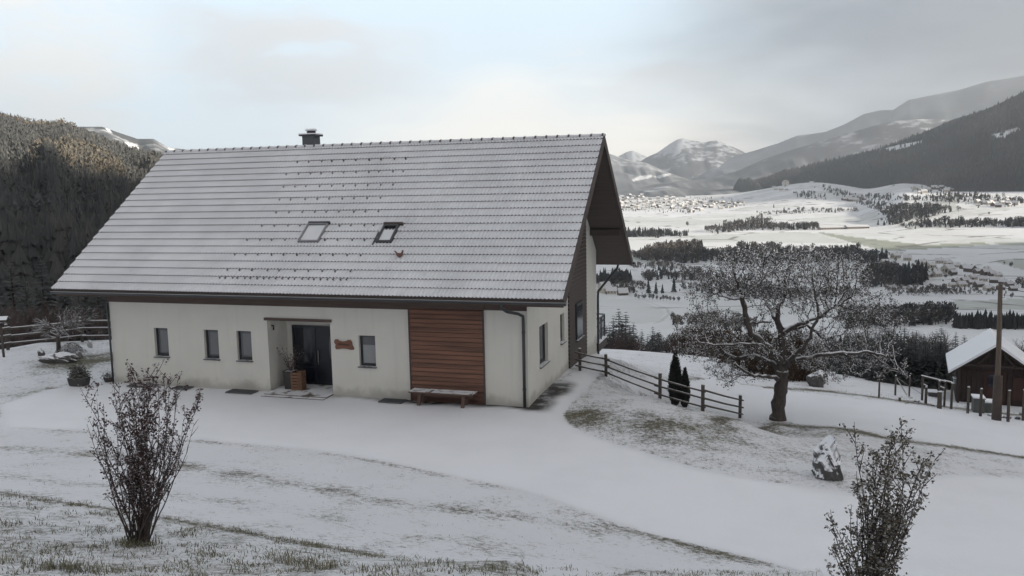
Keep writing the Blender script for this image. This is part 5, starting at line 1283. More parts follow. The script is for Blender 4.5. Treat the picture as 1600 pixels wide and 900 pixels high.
# ------------------------------------------------------------------ fences and the hen run
def rail_fence(name, posts, rails_z, label, hpost, rr=.035, pr=.06, over=.15, snow=False):
    """posts: ground points; each post and rail a part"""
    o = empty(name, tuple(posts[0]), 0, label, 'fence'); P0 = np.array(posts[0])
    Q = [np.array(p) - P0 for p in posts]
    for i, q in enumerate(Q):
        m = MB(); m.tube([q + np.array([0, 0, -.25]), q + np.array([rnd.uniform(-.02, .02), 0, hpost])], pr, 9)
        m.tube([q + np.array([0, 0, hpost + .002]), q + np.array([0, 0, hpost + .03])], [pr * .95, pr * .5], 9, 1); m.build('post', [M_POST, M_SNOW], o)
    for a, b in zip(Q, Q[1:]):
        d = (b - a) / np.linalg.norm(b - a); sd = np.array([d[1], -d[0], 0]) * (pr + rr * .6)
        if sd[1] > 0: sd = -sd
        for z in rails_z:
            j0, j1 = rnd.uniform(-.02, .02), rnd.uniform(-.02, .02)
            p0 = a - d * over + sd + np.array([0, 0, z + j0]); p1 = b + d * over + sd + np.array([0, 0, z + j1])
            mid = (p0 + p1) / 2 + np.array([0, 0, rnd.uniform(-.02, .01)])
            m = MB(); m.tube([p0, mid, p1], [rr * 1.05, rr, rr * .9], 8)
            if snow:
                up = np.array([0, 0, rr * .92]); m.tube([p0 + up, mid + up, p1 + up], rr * .55, 6, 1)
            m.build('rail', [M_POST, M_SNOW], o)
    return o
def gp(x, y): return np.array([x, y, ground_z(x, y)])
fp = [G(906, 579), G(947, 588), G(1031, 622), G(1098, 642), G(1156, 653)]
rail_fence('rail_fence', fp, [.16, .40, .63], 'grey round rail fence along the lawn edge right of the house', .80, rr=.030, pr=.055)
lf = [G(-60, 560), G(7, 556), G(33, 545), G(127, 537)]
lfp = [gp(-27.5, 31.5), gp(-24.6, 33.6), gp(-21.9, 35.4), gp(-19.5, 37.0), gp(-16.6, 37.6), gp(-13.6, 38.4), gp(-10.4, 39.0)]
rail_fence('rail_fence', lfp, [.28, .62, .95], 'dark three rail fence with snow lines in front of the left forest', 1.12, rr=.042, pr=.07, snow=True)
def bird_table():
    b = G(6, 558); k = K(b); h = 58 * k
    o = empty('bird_table', tuple(b), .2, 'bird feeder with a snowy pitched roof on a post at the left edge', 'bird feeder')
    m = MB(); m.tube([(0, 0, -.2), (0, 0, h - .12)], .05, 8); m.build('post', M_POST, o)
    m = MB(); m.box(-.20, .20, -.16, .16, h - .12, h - .09); 
    for x in (-.17, .17):
        for y in (-.13, .13): m.box(x - .015, x + .015, y - .015, y + .015, h - .09, h + .06)
    m.build('tray', M_POST, o)
    m = MB(); m.poly([(-.30, -.24, h + .04), (.30, -.24, h + .04), (.30, 0, h + .17), (-.30, 0, h + .17)], 1); m.poly([(-.30, .24, h + .04), (.30, .24, h + .04), (.30, 0, h + .17), (-.30, 0, h + .17)][::-1], 1)
    m.poly([(-.30, -.24, h + .015), (.30, -.24, h + .015), (.30, 0, h + .145), (-.30, 0, h + .145)][::-1]); m.poly([(-.30, .24, h + .015), (.30, .24, h + .015), (.30, 0, h + .145), (-.30, 0, h + .145)])
    m.poly([(-.30, -.24, h + .015), (.30, -.24, h + .015), (.30, -.24, h + .04), (-.30, -.24, h + .04)]); m.build('roof', [M_POST, M_SNOW], o)
bird_table()

def hut():
    a = G(1493, 627); c_ = np.linalg.norm(a - CAM); k = c_ / FPX
    yaw = math.radians(-26); ux = np.array([math.cos(yaw), math.sin(yaw)])
    o = empty('hut', (a[0], a[1], a[2]), yaw, 'small dark brown wooden hut with a thick snowy gable roof at the right', 'hut')
    W, D, e, r = 2.85, 3.1, 1.50, 2.55; oh = .34; ohf = .55
    m = MB(); n = 15
    for i in range(n):
        x0, x1 = W * i / n + .006, W * (i + 1) / n - .006; xm = (x0 + x1) / 2; zt = lambda x: e + (r - e) * (1 - abs(x - W / 2) / (W / 2))
        if 1.05 < xm < 1.85: lo = 1.46
        else: lo = .0
        m.poly([(x0, 0, lo), (x1, 0, lo), (x1, 0, zt(x1)), (x0, 0, zt(x0))]); 
        for xx in (x0, x1): m.poly([(xx, 0, lo), (xx, 0, zt(xx)), (xx, .03, zt(xx)), (xx, .03, lo)])
    m.poly([(0, .03, 0), (W, .03, 0), (W, .03, e), (W / 2, .03, r), (0, .03, e)])
    m.poly([(0, .03, 0), (0, D, 0), (0, D, e), (0, .03, e)][::-1]); m.poly([(W, .03, 0), (W, D, 0), (W, D, e), (W, .03, e)]); m.poly([(0, D, 0), (W, D, 0), (W, D, e), (W / 2, D, r), (0, D, e)][::-1])
    m.build('wall', M_SHED, o)
    m = MB(); m.box(1.05, 1.12, -.03, .028, 0, 1.46); m.box(1.78, 1.85, -.03, .028, 0, 1.46); m.box(1.12, 1.78, -.03, .028, 1.40, 1.46); m.box(1.12, 1.78, .0, .026, .0, 1.40); dr = m.build('door', M_SHEDR, o)
    m = MB(); m.box(1.19, 1.71, -.012, -.002, .75, 1.32); m.build('door_window', M_GLASSD, dr)
    m = MB(); m.box(2.1, 2.7, -.03, -.002, .25, 1.25); m.build('shutter', M_SHEDR, o)
    rf = MB(); sl = (r - e) / (W / 2)
    for sg in (-1, 1):
        x0 = W / 2; x1 = W / 2 + sg * (W / 2 + oh); z1 = r - sl * (W / 2 + oh); th = .09; sn_ = .13
        for (b0, b1, mi) in ((.0, th, 0), (th + .002, th + sn_, 1)):
            y0, y1 = -ohf - (.02 if mi else 0), D + .3
            A = [(x0, y0, r + b0), (x1, y0, z1 + b0), (x1, y1, z1 + b0), (x0, y1, r + b0)]; B = [(x0, y0, r + b1), (x1, y0, z1 + b1 * .9), (x1, y1, z1 + b1 * .9), (x0, y1, r + b1)]
            up = B if sg > 0 else B[::-1]; dn = A[::-1] if sg > 0 else A
            rf.poly(up, mi); rf.poly(dn, mi)
            for i in range(4):
                if i == 3: continue
                j = (i + 1) % 4; q = [A[i], A[j], B[j], B[i]]; rf.poly(q if sg > 0 else q[::-1], mi)
    rf.build('roof', [M_SHED, M_SNOW], o)
    m = MB(); z = e + .25; m.bar((.25, -ohf + .05, z), (W - .25, -ohf + .05, z), .07, .09); m.bar((W / 2 - .7, -ohf + .05, z), (W / 2 - .25, -ohf + .05, z + .55), .06, .07, up=(0, 1, 0)); m.bar((W / 2 + .7, -ohf + .05, z), (W / 2 + .25, -ohf + .05, z + .55), .06, .07, up=(0, 1, 0)); m.build('truss', M_SHED, o)
    m = MB(); m.box(-.25, W + .25, -1.0, -.05, -.14, -.03); m.box(-.25, W + .25, -1.02, -.06, -.028, .012, 1); m.build('porch_floor', [M_SHED, M_SNOW], o)
    for x in (.06, W - .06):
        m = MB(); m.box(x - .045, x + .045, -ohf + .02, -ohf + .11, -.03, e + .1); m.build('porch_post', M_SHED, o)
    return o
hut()
def spot(px, py): return tuple(G(px, py))
def pole():
    b = G(1557, 656); k = K(b); h = 212 * k
    o = empty('utility_pole', tuple(b), 0, 'tall brown wooden utility pole in front of the hut', 'pole')
    m = MB(); m.tube([(.0, 0, -.3), (-.05, 0, h * .5), (-.11, 0, h)], [.105, .088, .074], 12); m.tube([(-.11, 0, h), (-.11, 0, h + .03)], [.078, .05], 12); m.build('pole', M_POSTB, o)
    m = MB(); m.tube([(0, 0, -.3), (0, .03, h * .33)], [.17, .15], 12); m.build('pole_stub', m_plain('dark_stub', (.075, .058, .05), .9, .3, 6), o)
    m = MB(); m.tube([(-.06, -.02, h - .45), (.02, -.06, h - .45), (.02, -.06, h - .38)], .012, 6); m.tube([(.02, -.06, h - .38), (.02, -.06, h - .30)], [.03, .02], 8); m.build('insulator', M_WIRE, o)
    m = MB(); P = []
    for i in range(17):
        t = i / 16; P.append((-.06 + 12 * t, -2.5 * t, h - .08 - 2.2 * t + 1.0 * t * t - .5 * t * (1 - t)))
    m.tube(P, .011, 5); m.build('wire', M_FRAME, o)
pole()
def stay():
    a = G(1548, 630); k = K(a)
    o = empty('guy_rod', tuple(a), 0, 'thin pale stay running up from the ground across the pole to the right', 'stay')
    m = MB(); m.tube([(0, 0, 0), (52 * k, .1, 64 * k), (130 * k, .2, 160 * k)], .018, 6); m.build('rod', M_LTGREY, o)
    m = MB(); m.tube([(131 * k, .2, -1.0), (131 * k, .2, 172 * k)], .09, 8); m.build('anchor_post', M_POSTB, o)
stay()
# posts of the hen run, every one with the tip it has in the picture
def fpost(px, top, bot, w=.035, label=None, group='posts of the hen run fence', name='fence_post', m=None):
    b = G(px, bot); k = K(b); h = (bot - top) * k
    o = empty(name, tuple(b), rnd.uniform(0, 3), label, 'post', group)
    q = MB(); q.tube([(0, 0, -.25), (rnd.uniform(-.02, .02), 0, h)], [w * 1.1, w], 8); q.build('post', m or M_POST, o)
    q = MB(); q.tube([(0, 0, h + .002), (0, 0, h + .03)], [w, w * .6], 8); q.build('snow_cap', M_SNOW, o)
    return o
z3 = lambda x, y: (1360 + x / 4.5, 480 + y / 4.5)
for x, t, b, w in [(60, 482, 635, .035), (175, 478, 620, .04), (272, 480, 630, .035), (363, 485, 655, .045), (388, 560, 676, .05), (478, 515, 702, .04), (518, 520, 697, .04), (567, 530, 715, .045), (683, 558, 746, .05), (773, 570, 766, .05), (865, 582, 786, .05), (968, 582, 805, .05), (1073, 578, 797, .055)]:
    px, pb = z3(x, b); fpost(px, z3(0, t)[1], pb, w, 'snow capped wooden post in the row in front of the hut')
px, pb = z3(486, 712); fpost(px, z3(0, 592)[1], pb, .085, 'thick short weathered post beside the snow covered gate', None)
px, pb = z3(206, 660); fpost(px, z3(0, 632)[1], pb, .05, 'knee high stub of a post at the lane edge', None)
def bar_thing(name, a, b, dep_from, w, h, label, cat, m, snow=True):
    """a bar between two picture points, hung at the distance of the post it leans on"""
    ref = np.linalg.norm(G(*dep_from) - CAM); P = [CAM + ray(*q) * ref for q in (a, b)]
    o = empty(name, tuple(P[0]), 0, label, cat); d = P[1] - P[0]; q = MB(); q.bar((0, 0, 0), tuple(d), w, h); q.build('bar', m, o)
    if snow: q = MB(); q.bar((0, 0, h / 2 + .012), tuple(d + np.array([0, 0, h / 2 + .012])), w * .9, .03); q.build('snow_cover', M_SNOW, o)
    return o
bar_thing('top_rail', z3(358, 484), z3(520, 524), z3(440, 690), .06, .05, 'slanting snow laden rail across the left posts of the hen run', 'rail', M_POST)
bar_thing('top_rail', z3(516, 519), z3(576, 533), z3(545, 705), .06, .05, 'short snow laden rail joining two posts left of the hut', 'rail', M_POST)
bar_thing('lower_rail', z3(374, 545), z3(402, 560), z3(388, 676), .05, .04, 'short snowy stub of rail on a low post', 'rail', M_POST)
bar_thing('lower_rail', z3(478, 555), z3(520, 574), z3(500, 700), .05, .04, 'lower snowy rail between two posts near the hut', 'rail', M_POST)
bar_thing('brace_board', z3(178, 492), z3(258, 620), z3(178, 622), .05, .03, 'pale diagonal board leaning on the corner post of the hen run', 'board', M_LTGREY, False)
bar_thing('brace_wire', z3(182, 492), z3(358, 610), z3(270, 630), .014, .014, 'thin sloping wire behind the pale diagonal board', 'wire', M_WIRE, False)
def box_thing(name, px, bot, w, h, d, label, cat, m, lid=True, z=None):
    b = G(px, bot); k = K(b); W_, H_ = w * k / 2, h * k
    o = empty(name, tuple(b) if z is None else (b[0], b[1], b[2] + z * k), math.radians(-20), label, cat)
    q = MB(); q.box(-W_, W_, 0, d, 0, H_)
    q.box(-W_ - .004, -W_ + .03, -.012, -.001, 0, H_); q.box(W_ - .03, W_ + .004, -.012, -.001, 0, H_); q.build('body', m, o)
    if lid: q = MB(); q.box(-W_ - .03, W_ + .03, -.04, d + .03, H_ + .002, H_ + .03); q.box(-W_ - .025, W_ + .025, -.035, d + .025, H_ + .032, H_ + .08, 1); q.build('lid', [M_BOXGREY, M_SNOW], o)
    return o
box_thing('storage_box', z3(762, 742)[0], z3(0, 744)[1], 15, 22, .5, 'taller grey storage box with a snowy lid in front of the hut', 'box', M_BOXGREY)
box_thing('storage_box', z3(835, 744)[0], z3(0, 745)[1], 15, 15, .5, 'lower grey storage box against the foot of the pole', 'box', M_BOXGREY)
box_thing('stone_trough', z3(440, 626)[0], z3(0, 630)[1], 12, 6, .4, 'small snow topped stone trough inside the hen run', 'trough', M_ROCKD)
box_thing('nest_box', z3(607, 528)[0], z3(0, 660)[1], 9.5, 7, .25, 'pale grey box fixed high at the left corner of the hut', 'box', M_LTGREY, True, 27)

# ------------------------------------------------------------------ woods of the hills and the valley
def tmpl_conifer(seed, tiers=4, sides=6):
    rs = np.random.RandomState(seed); V = []; F = []
    for t in range(tiers):
        z0 = .08 + .80 * t / tiers; z1 = min(1.0, z0 + 1.35 / tiers); w = .19 * (1 - t / tiers) ** .8 + .02; i = len(V); V.append((0, 0, z1)); n = sides * 2
        for k in range(n): a = 2 * math.pi * k / n + t; r = w * (1.0 if k % 2 else .55) * rs.uniform(.75, 1.2); V.append((math.cos(a) * r, math.sin(a) * r, z0 + rs.uniform(-.03, .03)))
        for k in range(n): F.append((i, i + 1 + k, i + 1 + (k + 1) % n))
    return np.array(V), np.array(F)
def tmpl_small_conifer(seed):
    rs = np.random.RandomState(seed); V = []; F = []
    for z0, z1, w in ((.05, .65, .20), (.38, 1.0, .13)):
        i = len(V); V.append((0, 0, z1)); n = 5
        for k in range(n): a = 2 * math.pi * k / n + z0 * 5; r = w * rs.uniform(.75, 1.2); V.append((math.cos(a) * r, math.sin(a) * r, z0 + rs.uniform(-.04, .04)))
        for k in range(n): F.append((i, i + 1 + k, i + 1 + (k + 1) % n))
    return np.array(V), np.array(F)
def tmpl_broad(seed, n=70):
    rs = np.random.RandomState(seed); V = []; F = []
    for k in range(3):
        a = k * 2.1; V += [(.022 * math.cos(a), .022 * math.sin(a), 0), (.022 * math.cos(a + 2.1), .022 * math.sin(a + 2.1), 0), (0, 0, .7)]; F.append((3 * k, 3 * k + 1, 3 * k + 2))
    v = rs.normal(0, 1, (n, 3)); v /= np.linalg.norm(v, axis=1)[:, None]; v *= rs.rand(n, 1) ** .4
    for p in v:
        c = np.array([p[0] * .30, p[1] * .30, .60 + p[2] * .38]); d = np.array([p[0] * .5, p[1] * .5, .9 + p[2] * .3]) + rs.normal(0, .35, 3); d /= np.linalg.norm(d); s = np.cross(d, rs.normal(0, 1, 3)); s /= np.linalg.norm(s)
        l = rs.uniform(.10, .20); i = len(V); V += [tuple(c - s * l * .35), tuple(c + s * l * .35), tuple(c + d * l)]; F.append((i, i + 1, i + 2))
    return np.array(V), np.array(F)
TC = [tmpl_conifer(i) for i in range(4)]; TS = [tmpl_small_conifer(10 + i) for i in range(4)]; TB = [tmpl_broad(20 + i) for i in range(5)]; TBS = [tmpl_broad(30 + i, 30) for i in range(4)]
def wood(name, P, Hh, kinds, tone, label, m, kind='stuff', cat=None, group=None):
    """P (n,3) feet, Hh heights, kinds index into template lists, tone 0..1 -> one mesh"""
    Vs, Fs, Rs = [], [], []; b = 0
    for t, (V, F) in enumerate(kinds[0]):
        k = np.where(kinds[1] == t)[0]
        if not len(k): continue
        a = NR.rand(len(k)) * 6.283; c, s = np.cos(a), np.sin(a); W = Hh[k] * NR.uniform(.85, 1.35, len(k))
        x = V[None, :, 0] * c[:, None] - V[None, :, 1] * s[:, None]; y = V[None, :, 0] * s[:, None] + V[None, :, 1] * c[:, None]
        Q = np.stack([P[k, 0, None] + x * W[:, None], P[k, 1, None] + y * W[:, None], P[k, 2, None] + V[None, :, 2] * Hh[k][:, None]], 2).reshape(-1, 3)
        Vs.append(Q); Fs.append((F[None] + (np.arange(len(k)) * len(V))[:, None, None]).reshape(-1, 3) + b); b += len(Q); Rs.append(np.repeat(tone[k], len(V)))
    V = np.concatenate(Vs); o0 = V.mean(0) * np.array([1, 1, 0])
    o = link(name, mesh_np(name, V - o0, np.concatenate(Fs), m, dict(rnd=np.concatenate(Rs))), None, tuple(o0)); return tag(o, label, cat, group, kind)

def hill_wood():
    n = 26000; az = NR.uniform(-40, -18.2, n); u = NR.beta(1.15, 1.25, n) ** 1.0; k = u < .995; az, u = az[k], u[k]
    x, y, z, r = hillL.at(az, u); keep = NR.rand(len(x)) < np.clip(r / 700, .12, 1); x, y, z, r, u, az = (q[keep] for q in (x, y, z, r, u, az))
    h = NR.uniform(5.5, 13.5, len(x)) * np.clip(.75 + u * .3, 0, 1.1)
    patch = np.sin(x / 46 + 1) * np.cos(z / 13 + x / 90) + .5 * np.sin(x / 21 + y / 37)
    larch = (patch > .38) & (u > .33) & (NR.rand(len(x)) < .6)
    big = .5 + .5 * np.sin(x / 70 + y / 130)
    tone = np.where(larch, NR.uniform(.72, 1.0, len(x)), NR.uniform(0, .55, len(x)) * (0.4 + .9 * big * np.clip(u * 2, 0, 1)))  # tones also carry the slope's sunlit patches and its shaded foot
    kd = np.where(larch | (NR.rand(len(x)) < .18), NR.randint(4, 8, len(x)), NR.randint(0, 4, len(x)))
    wood('forest', np.stack([x, y, z - .3], 1), h, (TC + TBS, kd), np.clip(tone, 0, 1), 'mixed dark spruce and golden larch forest covering the left hill', M_HILLWOOD)
hill_wood()
def near_left_wood():
    """the dark wall of conifers between the left fence and the hill"""
    n = 900; az = NR.uniform(-38, -18, n); r = NR.uniform(62, 190, n); x = r * np.sin(np.radians(az)); y = r * np.cos(np.radians(az)); z = ground_z(x, y)
    top = np.interp(r, [62, 100, 190], [-.5, 3.5, 4.0]); h = np.maximum(5, (top - z) * NR.uniform(.65, 1.15, n))
    tone = NR.uniform(0, .30, n) ** 1.0; kd = NR.randint(0, 4, n)
    wood('forest', np.stack([x, y, z - .3], 1), h, ([tmpl_conifer(50 + i, 9, 7) for i in range(4)], kd), tone, 'dark conifer wood standing behind the left rail fence', M_HILLWOOD)
    for px, pt, ds in [(62, 395, 60), (38, 430, 56), (98, 425, 62), (15, 405, 64), (130, 440, 60), (150, 425, 66)]:
        top_spruce(px, pt, ds, 'large dark spruce directly behind the left rail fence', 'large spruces behind the left fence')
near_left_wood()
def left_brush():
    for i in range(30):
        px = rnd.uniform(-10, 172); bare_tree(px, rnd.uniform(462, 520), rnd.uniform(48, 58), 'dark leafless undergrowth tree behind the left rail fence', 'undergrowth behind the left fence')
left_brush()

def pix_wood(label, poly, n, h0, h1, conif, tone, m=M_WOODLAND, small=False):
    """a wood whose trees stand on the ground inside this outline"""
    xs = [p[0] for p in poly]; ys = [p[1] for p in poly]; X = NR.uniform(min(xs), max(xs), n * 4); Y = NR.uniform(min(ys), max(ys), n * 4)
    k = in_poly(X, Y, poly); X, Y = X[k][:n], Y[k][:n]; o_ = NR.rand(len(X)) < .16; X = X + o_ * NR.normal(0, 7, len(X)); Y = Y + o_ * NR.normal(0, 1.6, len(X)); P = GG(zip(X, Y)); kk = np.hypot(P[:, 0], P[:, 1]) < 8500; P = P[kk]
    h = NR.uniform(h0 * .5, h1 * 1.12, len(P)) * (.85 + .25 * np.sin(P[:, 0] / (h1 * 2.2)) * np.cos(P[:, 1] / (h1 * 3))); cf = NR.rand(len(P)) < conif
    ta, tb = (TS, TBS) if small else (TC, TB)
    kd = np.where(cf, NR.randint(0, len(ta), len(P)), len(ta) + NR.randint(0, len(tb), len(P)))
    tn = np.where(cf, NR.uniform(0, .45, len(P)), NR.uniform(tone[0], tone[1], len(P)))
    return wood('woodland', P - np.array([0, 0, .3]), h, (ta + tb, kd), np.clip(tn, 0, 1), label, m)
Wd = [
 ('conifer belt at the foot of the sunlit fields by the roof edge', [(975, 366), (1072, 364), (1074, 369), (975, 371)], 260, 10, 17, .9, (.3, .6)),
 ('long leafless tree belt across the middle of the valley', [(1098, 361), (1140, 353), (1175, 351), (1280, 354), (1280, 359), (1190, 360), (1110, 365)], 420, 9, 18, .35, (.4, .75)),
 ('small copse on the pale field above the tree belt', [(1166, 346), (1190, 341), (1206, 346), (1196, 350), (1170, 350)], 70, 8, 16, .3, (.4, .7)),
 ('belt of trees along the stream towards the sheds', [(1180, 333), (1290, 327), (1342, 328), (1342, 331), (1200, 336)], 150, 8, 13, .4, (.4, .7)),
 ('clumped tree belt across the right part of the valley', [(1407, 353), (1440, 349), (1600, 347), (1640, 348), (1640, 355), (1407, 356)], 420, 10, 17, .6, (.3, .6)),
 ('wooded gully running down behind the long sheds', [(1330, 315), (1400, 322), (1420, 322), (1445, 326), (1486, 326), (1490, 331), (1462, 338), (1425, 345), (1400, 352), (1382, 352), (1384, 340), (1370, 330)], 420, 10, 20, .45, (.3, .6)),
 ('dark copse and scrub at the edge of the dish field', [(1237, 303), (1262, 302), (1290, 308), (1292, 313), (1262, 312), (1237, 306)], 60, 10, 20, .7, (.3, .5)),
 ('trees at the forest foot between the meadows', [(1285, 290), (1340, 306), (1420, 308), (1500, 306), (1600, 312), (1600, 318), (1500, 316), (1430, 315), (1330, 313), (1288, 300)], 420, 10, 18, .7, (.2, .5)),
 ('broad brown wood on the near edge of the plain', [(985, 405), (1010, 393), (1040, 385), (1092, 383), (1098, 395), (1096, 412), (1040, 412)], 520, 12, 20, .30, (.45, .95)),
 ('dark mixed wood behind the crown of the apple tree', [(1096, 400), (1130, 394), (1200, 390), (1300, 388), (1345, 392), (1345, 408), (1250, 414), (1150, 414), (1100, 410)], 620, 9, 18, .35, (.35, .7)),
 ('dark conifer wood beside the roof corner', [(928, 437), (945, 430), (981, 428), (983, 443), (930, 446)], 150, 10, 16, .9, (.3, .5)),
 ('copse above the curving farm road', [(1004, 434), (1040, 428), (1044, 436), (1010, 440)], 60, 9, 15, .5, (.4, .7)),
 ('scrub hiding the stream behind the apple crown', [(1060, 452), (1110, 446), (1180, 446), (1260, 452), (1330, 456), (1330, 466), (1200, 470), (1110, 462)], 480, 6, 11, .2, (.4, .75)),
 ('brown scrub below the village', [(1380, 452), (1440, 448), (1500, 452), (1555, 456), (1555, 459), (1480, 462), (1390, 463)], 190, 4, 8, .1, (.5, .85)),
 ('mixed wood left of the village', [(1345, 440), (1352, 425), (1385, 415), (1410, 425), (1438, 433), (1440, 445), (1400, 448), (1350, 450)], 420, 10, 18, .35, (.35, .7)),
 ('tall dark conifers at the left end of the village', [(1402, 440), (1420, 432), (1440, 430), (1440, 446), (1404, 446)], 60, 15, 22, 1.0, (.2, .4)),
 ('trees above the left end of the village', [(1336, 408), (1365, 402), (1386, 402), (1388, 411), (1342, 414)], 90, 10, 16, .5, (.4, .6)),
 ('leafless dark wood left of the conifer hedge', [(1320, 506), (1350, 497), (1440, 490), (1486, 492), (1490, 506), (1400, 512), (1320, 514)], 480, 6, 12, .15, (.3, .6)),
 ('dense dark conifer row across the right fields', [(1492, 509), (1640, 509), (1640, 515), (1492, 514)], 330, 9, 13, 1.0, (.1, .3)),
 ('wood on the low bank right of the village', [(1586, 445), (1640, 440), (1640, 452), (1590, 450)], 40, 8, 14, .4, (.4, .6)),
 ('brown scrub along the ditch above the farmhouses', [(985, 414), (1040, 412), (1096, 420), (1100, 430), (1040, 424), (985, 420)], 170, 4, 9, .2, (.55, .95)),
 ('scrub and young trees right of the copse', [(1044, 428), (1110, 430), (1180, 440), (1180, 447), (1100, 444), (1044, 438)], 200, 5, 11, .25, (.45, .85)),
 ('hedge and bushes round the farmhouses', [(930, 446), (1000, 444), (1010, 452), (985, 462), (930, 452)], 110, 4, 9, .2, (.45, .85)),
 ('brown brush under the farm road', [(1046, 500), (1110, 498), (1180, 505), (1180, 520), (1100, 515), (1050, 510)], 180, 3, 7, .1, (.5, .9)),
 ('dark thicket in the gully under the terrace', [(1262, 560), (1330, 548), (1400, 540), (1400, 560), (1300, 575)], 120, 3, 6, .5, (.2, .5)),
]
for w in Wd: pix_wood(w[0], w[1], w[2], w[3], w[4], w[5], w[6])
# the forest on the big right mountainside, tree by tree where it still shows
def mountain_wood():
    n = 60000; az = NR.uniform(15, 34.5, n); u = NR.beta(1.1, 1.6, n)
    x, y, z, r = ridgeA.at(az, u); P = np.stack([x, y, z], 1) - CAM; qx = 800 + FPX * (P @ RT) / (P @ _f); qy = 450 - FPX * (P @ UP) / (P @ _f)
    k = np.ones(n, bool)
    for poly in ([(1362, 236), (1385, 231), (1410, 225), (1446, 219), (1448, 221), (1420, 233), (1400, 238), (1380, 236)], [(1545, 212), (1590, 198), (1600, 206), (1560, 222)]): k &= ~(in_poly(qx, qy, poly) & (NR.rand(n) < .96))
    k &= (u < .98) & (u > .02); x, y, z, u = x[k], y[k], z[k], u[k]
    tone = np.clip(.35 + .35 * np.sin(x / 210 + z / 60) * np.sin(y / 260 + 1) + NR.normal(0, .2, len(x)), 0, 1)
    wood('forest', np.stack([x, y, z - 1], 1), NR.uniform(15, 27, len(x)), (TS, NR.randint(0, 4, len(x))), tone, 'dark snow dusted forest covering the right mountainside', M_FARWOOD)
mountain_wood()

# single trees of the valley that can be told apart
def lone(px, py, hpx, conifer, label, group=None):
    b = G(px, py); k = K(b); h = hpx * k; T = tmpl_conifer(rnd.randrange(900), 6) if conifer else tmpl_broad(rnd.randrange(900), 110)
    V, F = T; o = link('conifer' if conifer else 'field_tree', mesh_np('tree', V * h, F, M_WOODLAND, dict(rnd=np.full(len(V), rnd.uniform(.05, .35) if conifer else rnd.uniform(.45, .7)))), None, (b[0], b[1], b[2] - .2), rnd.uniform(0, 6)); return tag(o, label, 'tree', group)
for px, py, h in [(1013, 460, 24), (1025, 460, 22), (1035, 459, 17), (1053, 458, 27), (1110, 460, 28)]: lone(px, py, h, True, 'single dark conifer beyond the farmhouses', 'single conifers beyond the farmhouses')
for i in range(13): lone(992 + i * 5.6 + rnd.uniform(-1.5, 1.5), 467 + i * .35 + rnd.uniform(-.6, .6), rnd.uniform(7, 10), False, 'small round orchard tree in the row above the curving road', 'orchard row above the curving road')
for px, py, h, c, lb in [(1074, 354, 8, False, 'single round tree on the pale field below the far village'), (1209, 325, 7, True, 'lone slim tree on the sunlit meadow'), (1225, 333, 11, True, 'lone dark conifer beside the stream belt'), (1580, 418, 9, False, 'dark bush on the green field right of the village'), (1569, 413, 5, False, 'smaller bush left of the dark bush on the green field'), (1372, 352, 10, True, 'conifer at the right end of the long sheds'), (1545, 336, 5, False, 'low bush clump alone on the right snowfield'), (1598, 450, 12, True, 'conifer at the right edge beyond the village')]: lone(px, py, h, c, lb)
for i in range(12):
    px = 938 + i * 4.5; lone(px, rnd.uniform(452, 462), rnd.uniform(6, 12), False, 'leafless tree among the farmhouses by the roof corner', 'trees among the farmhouses')

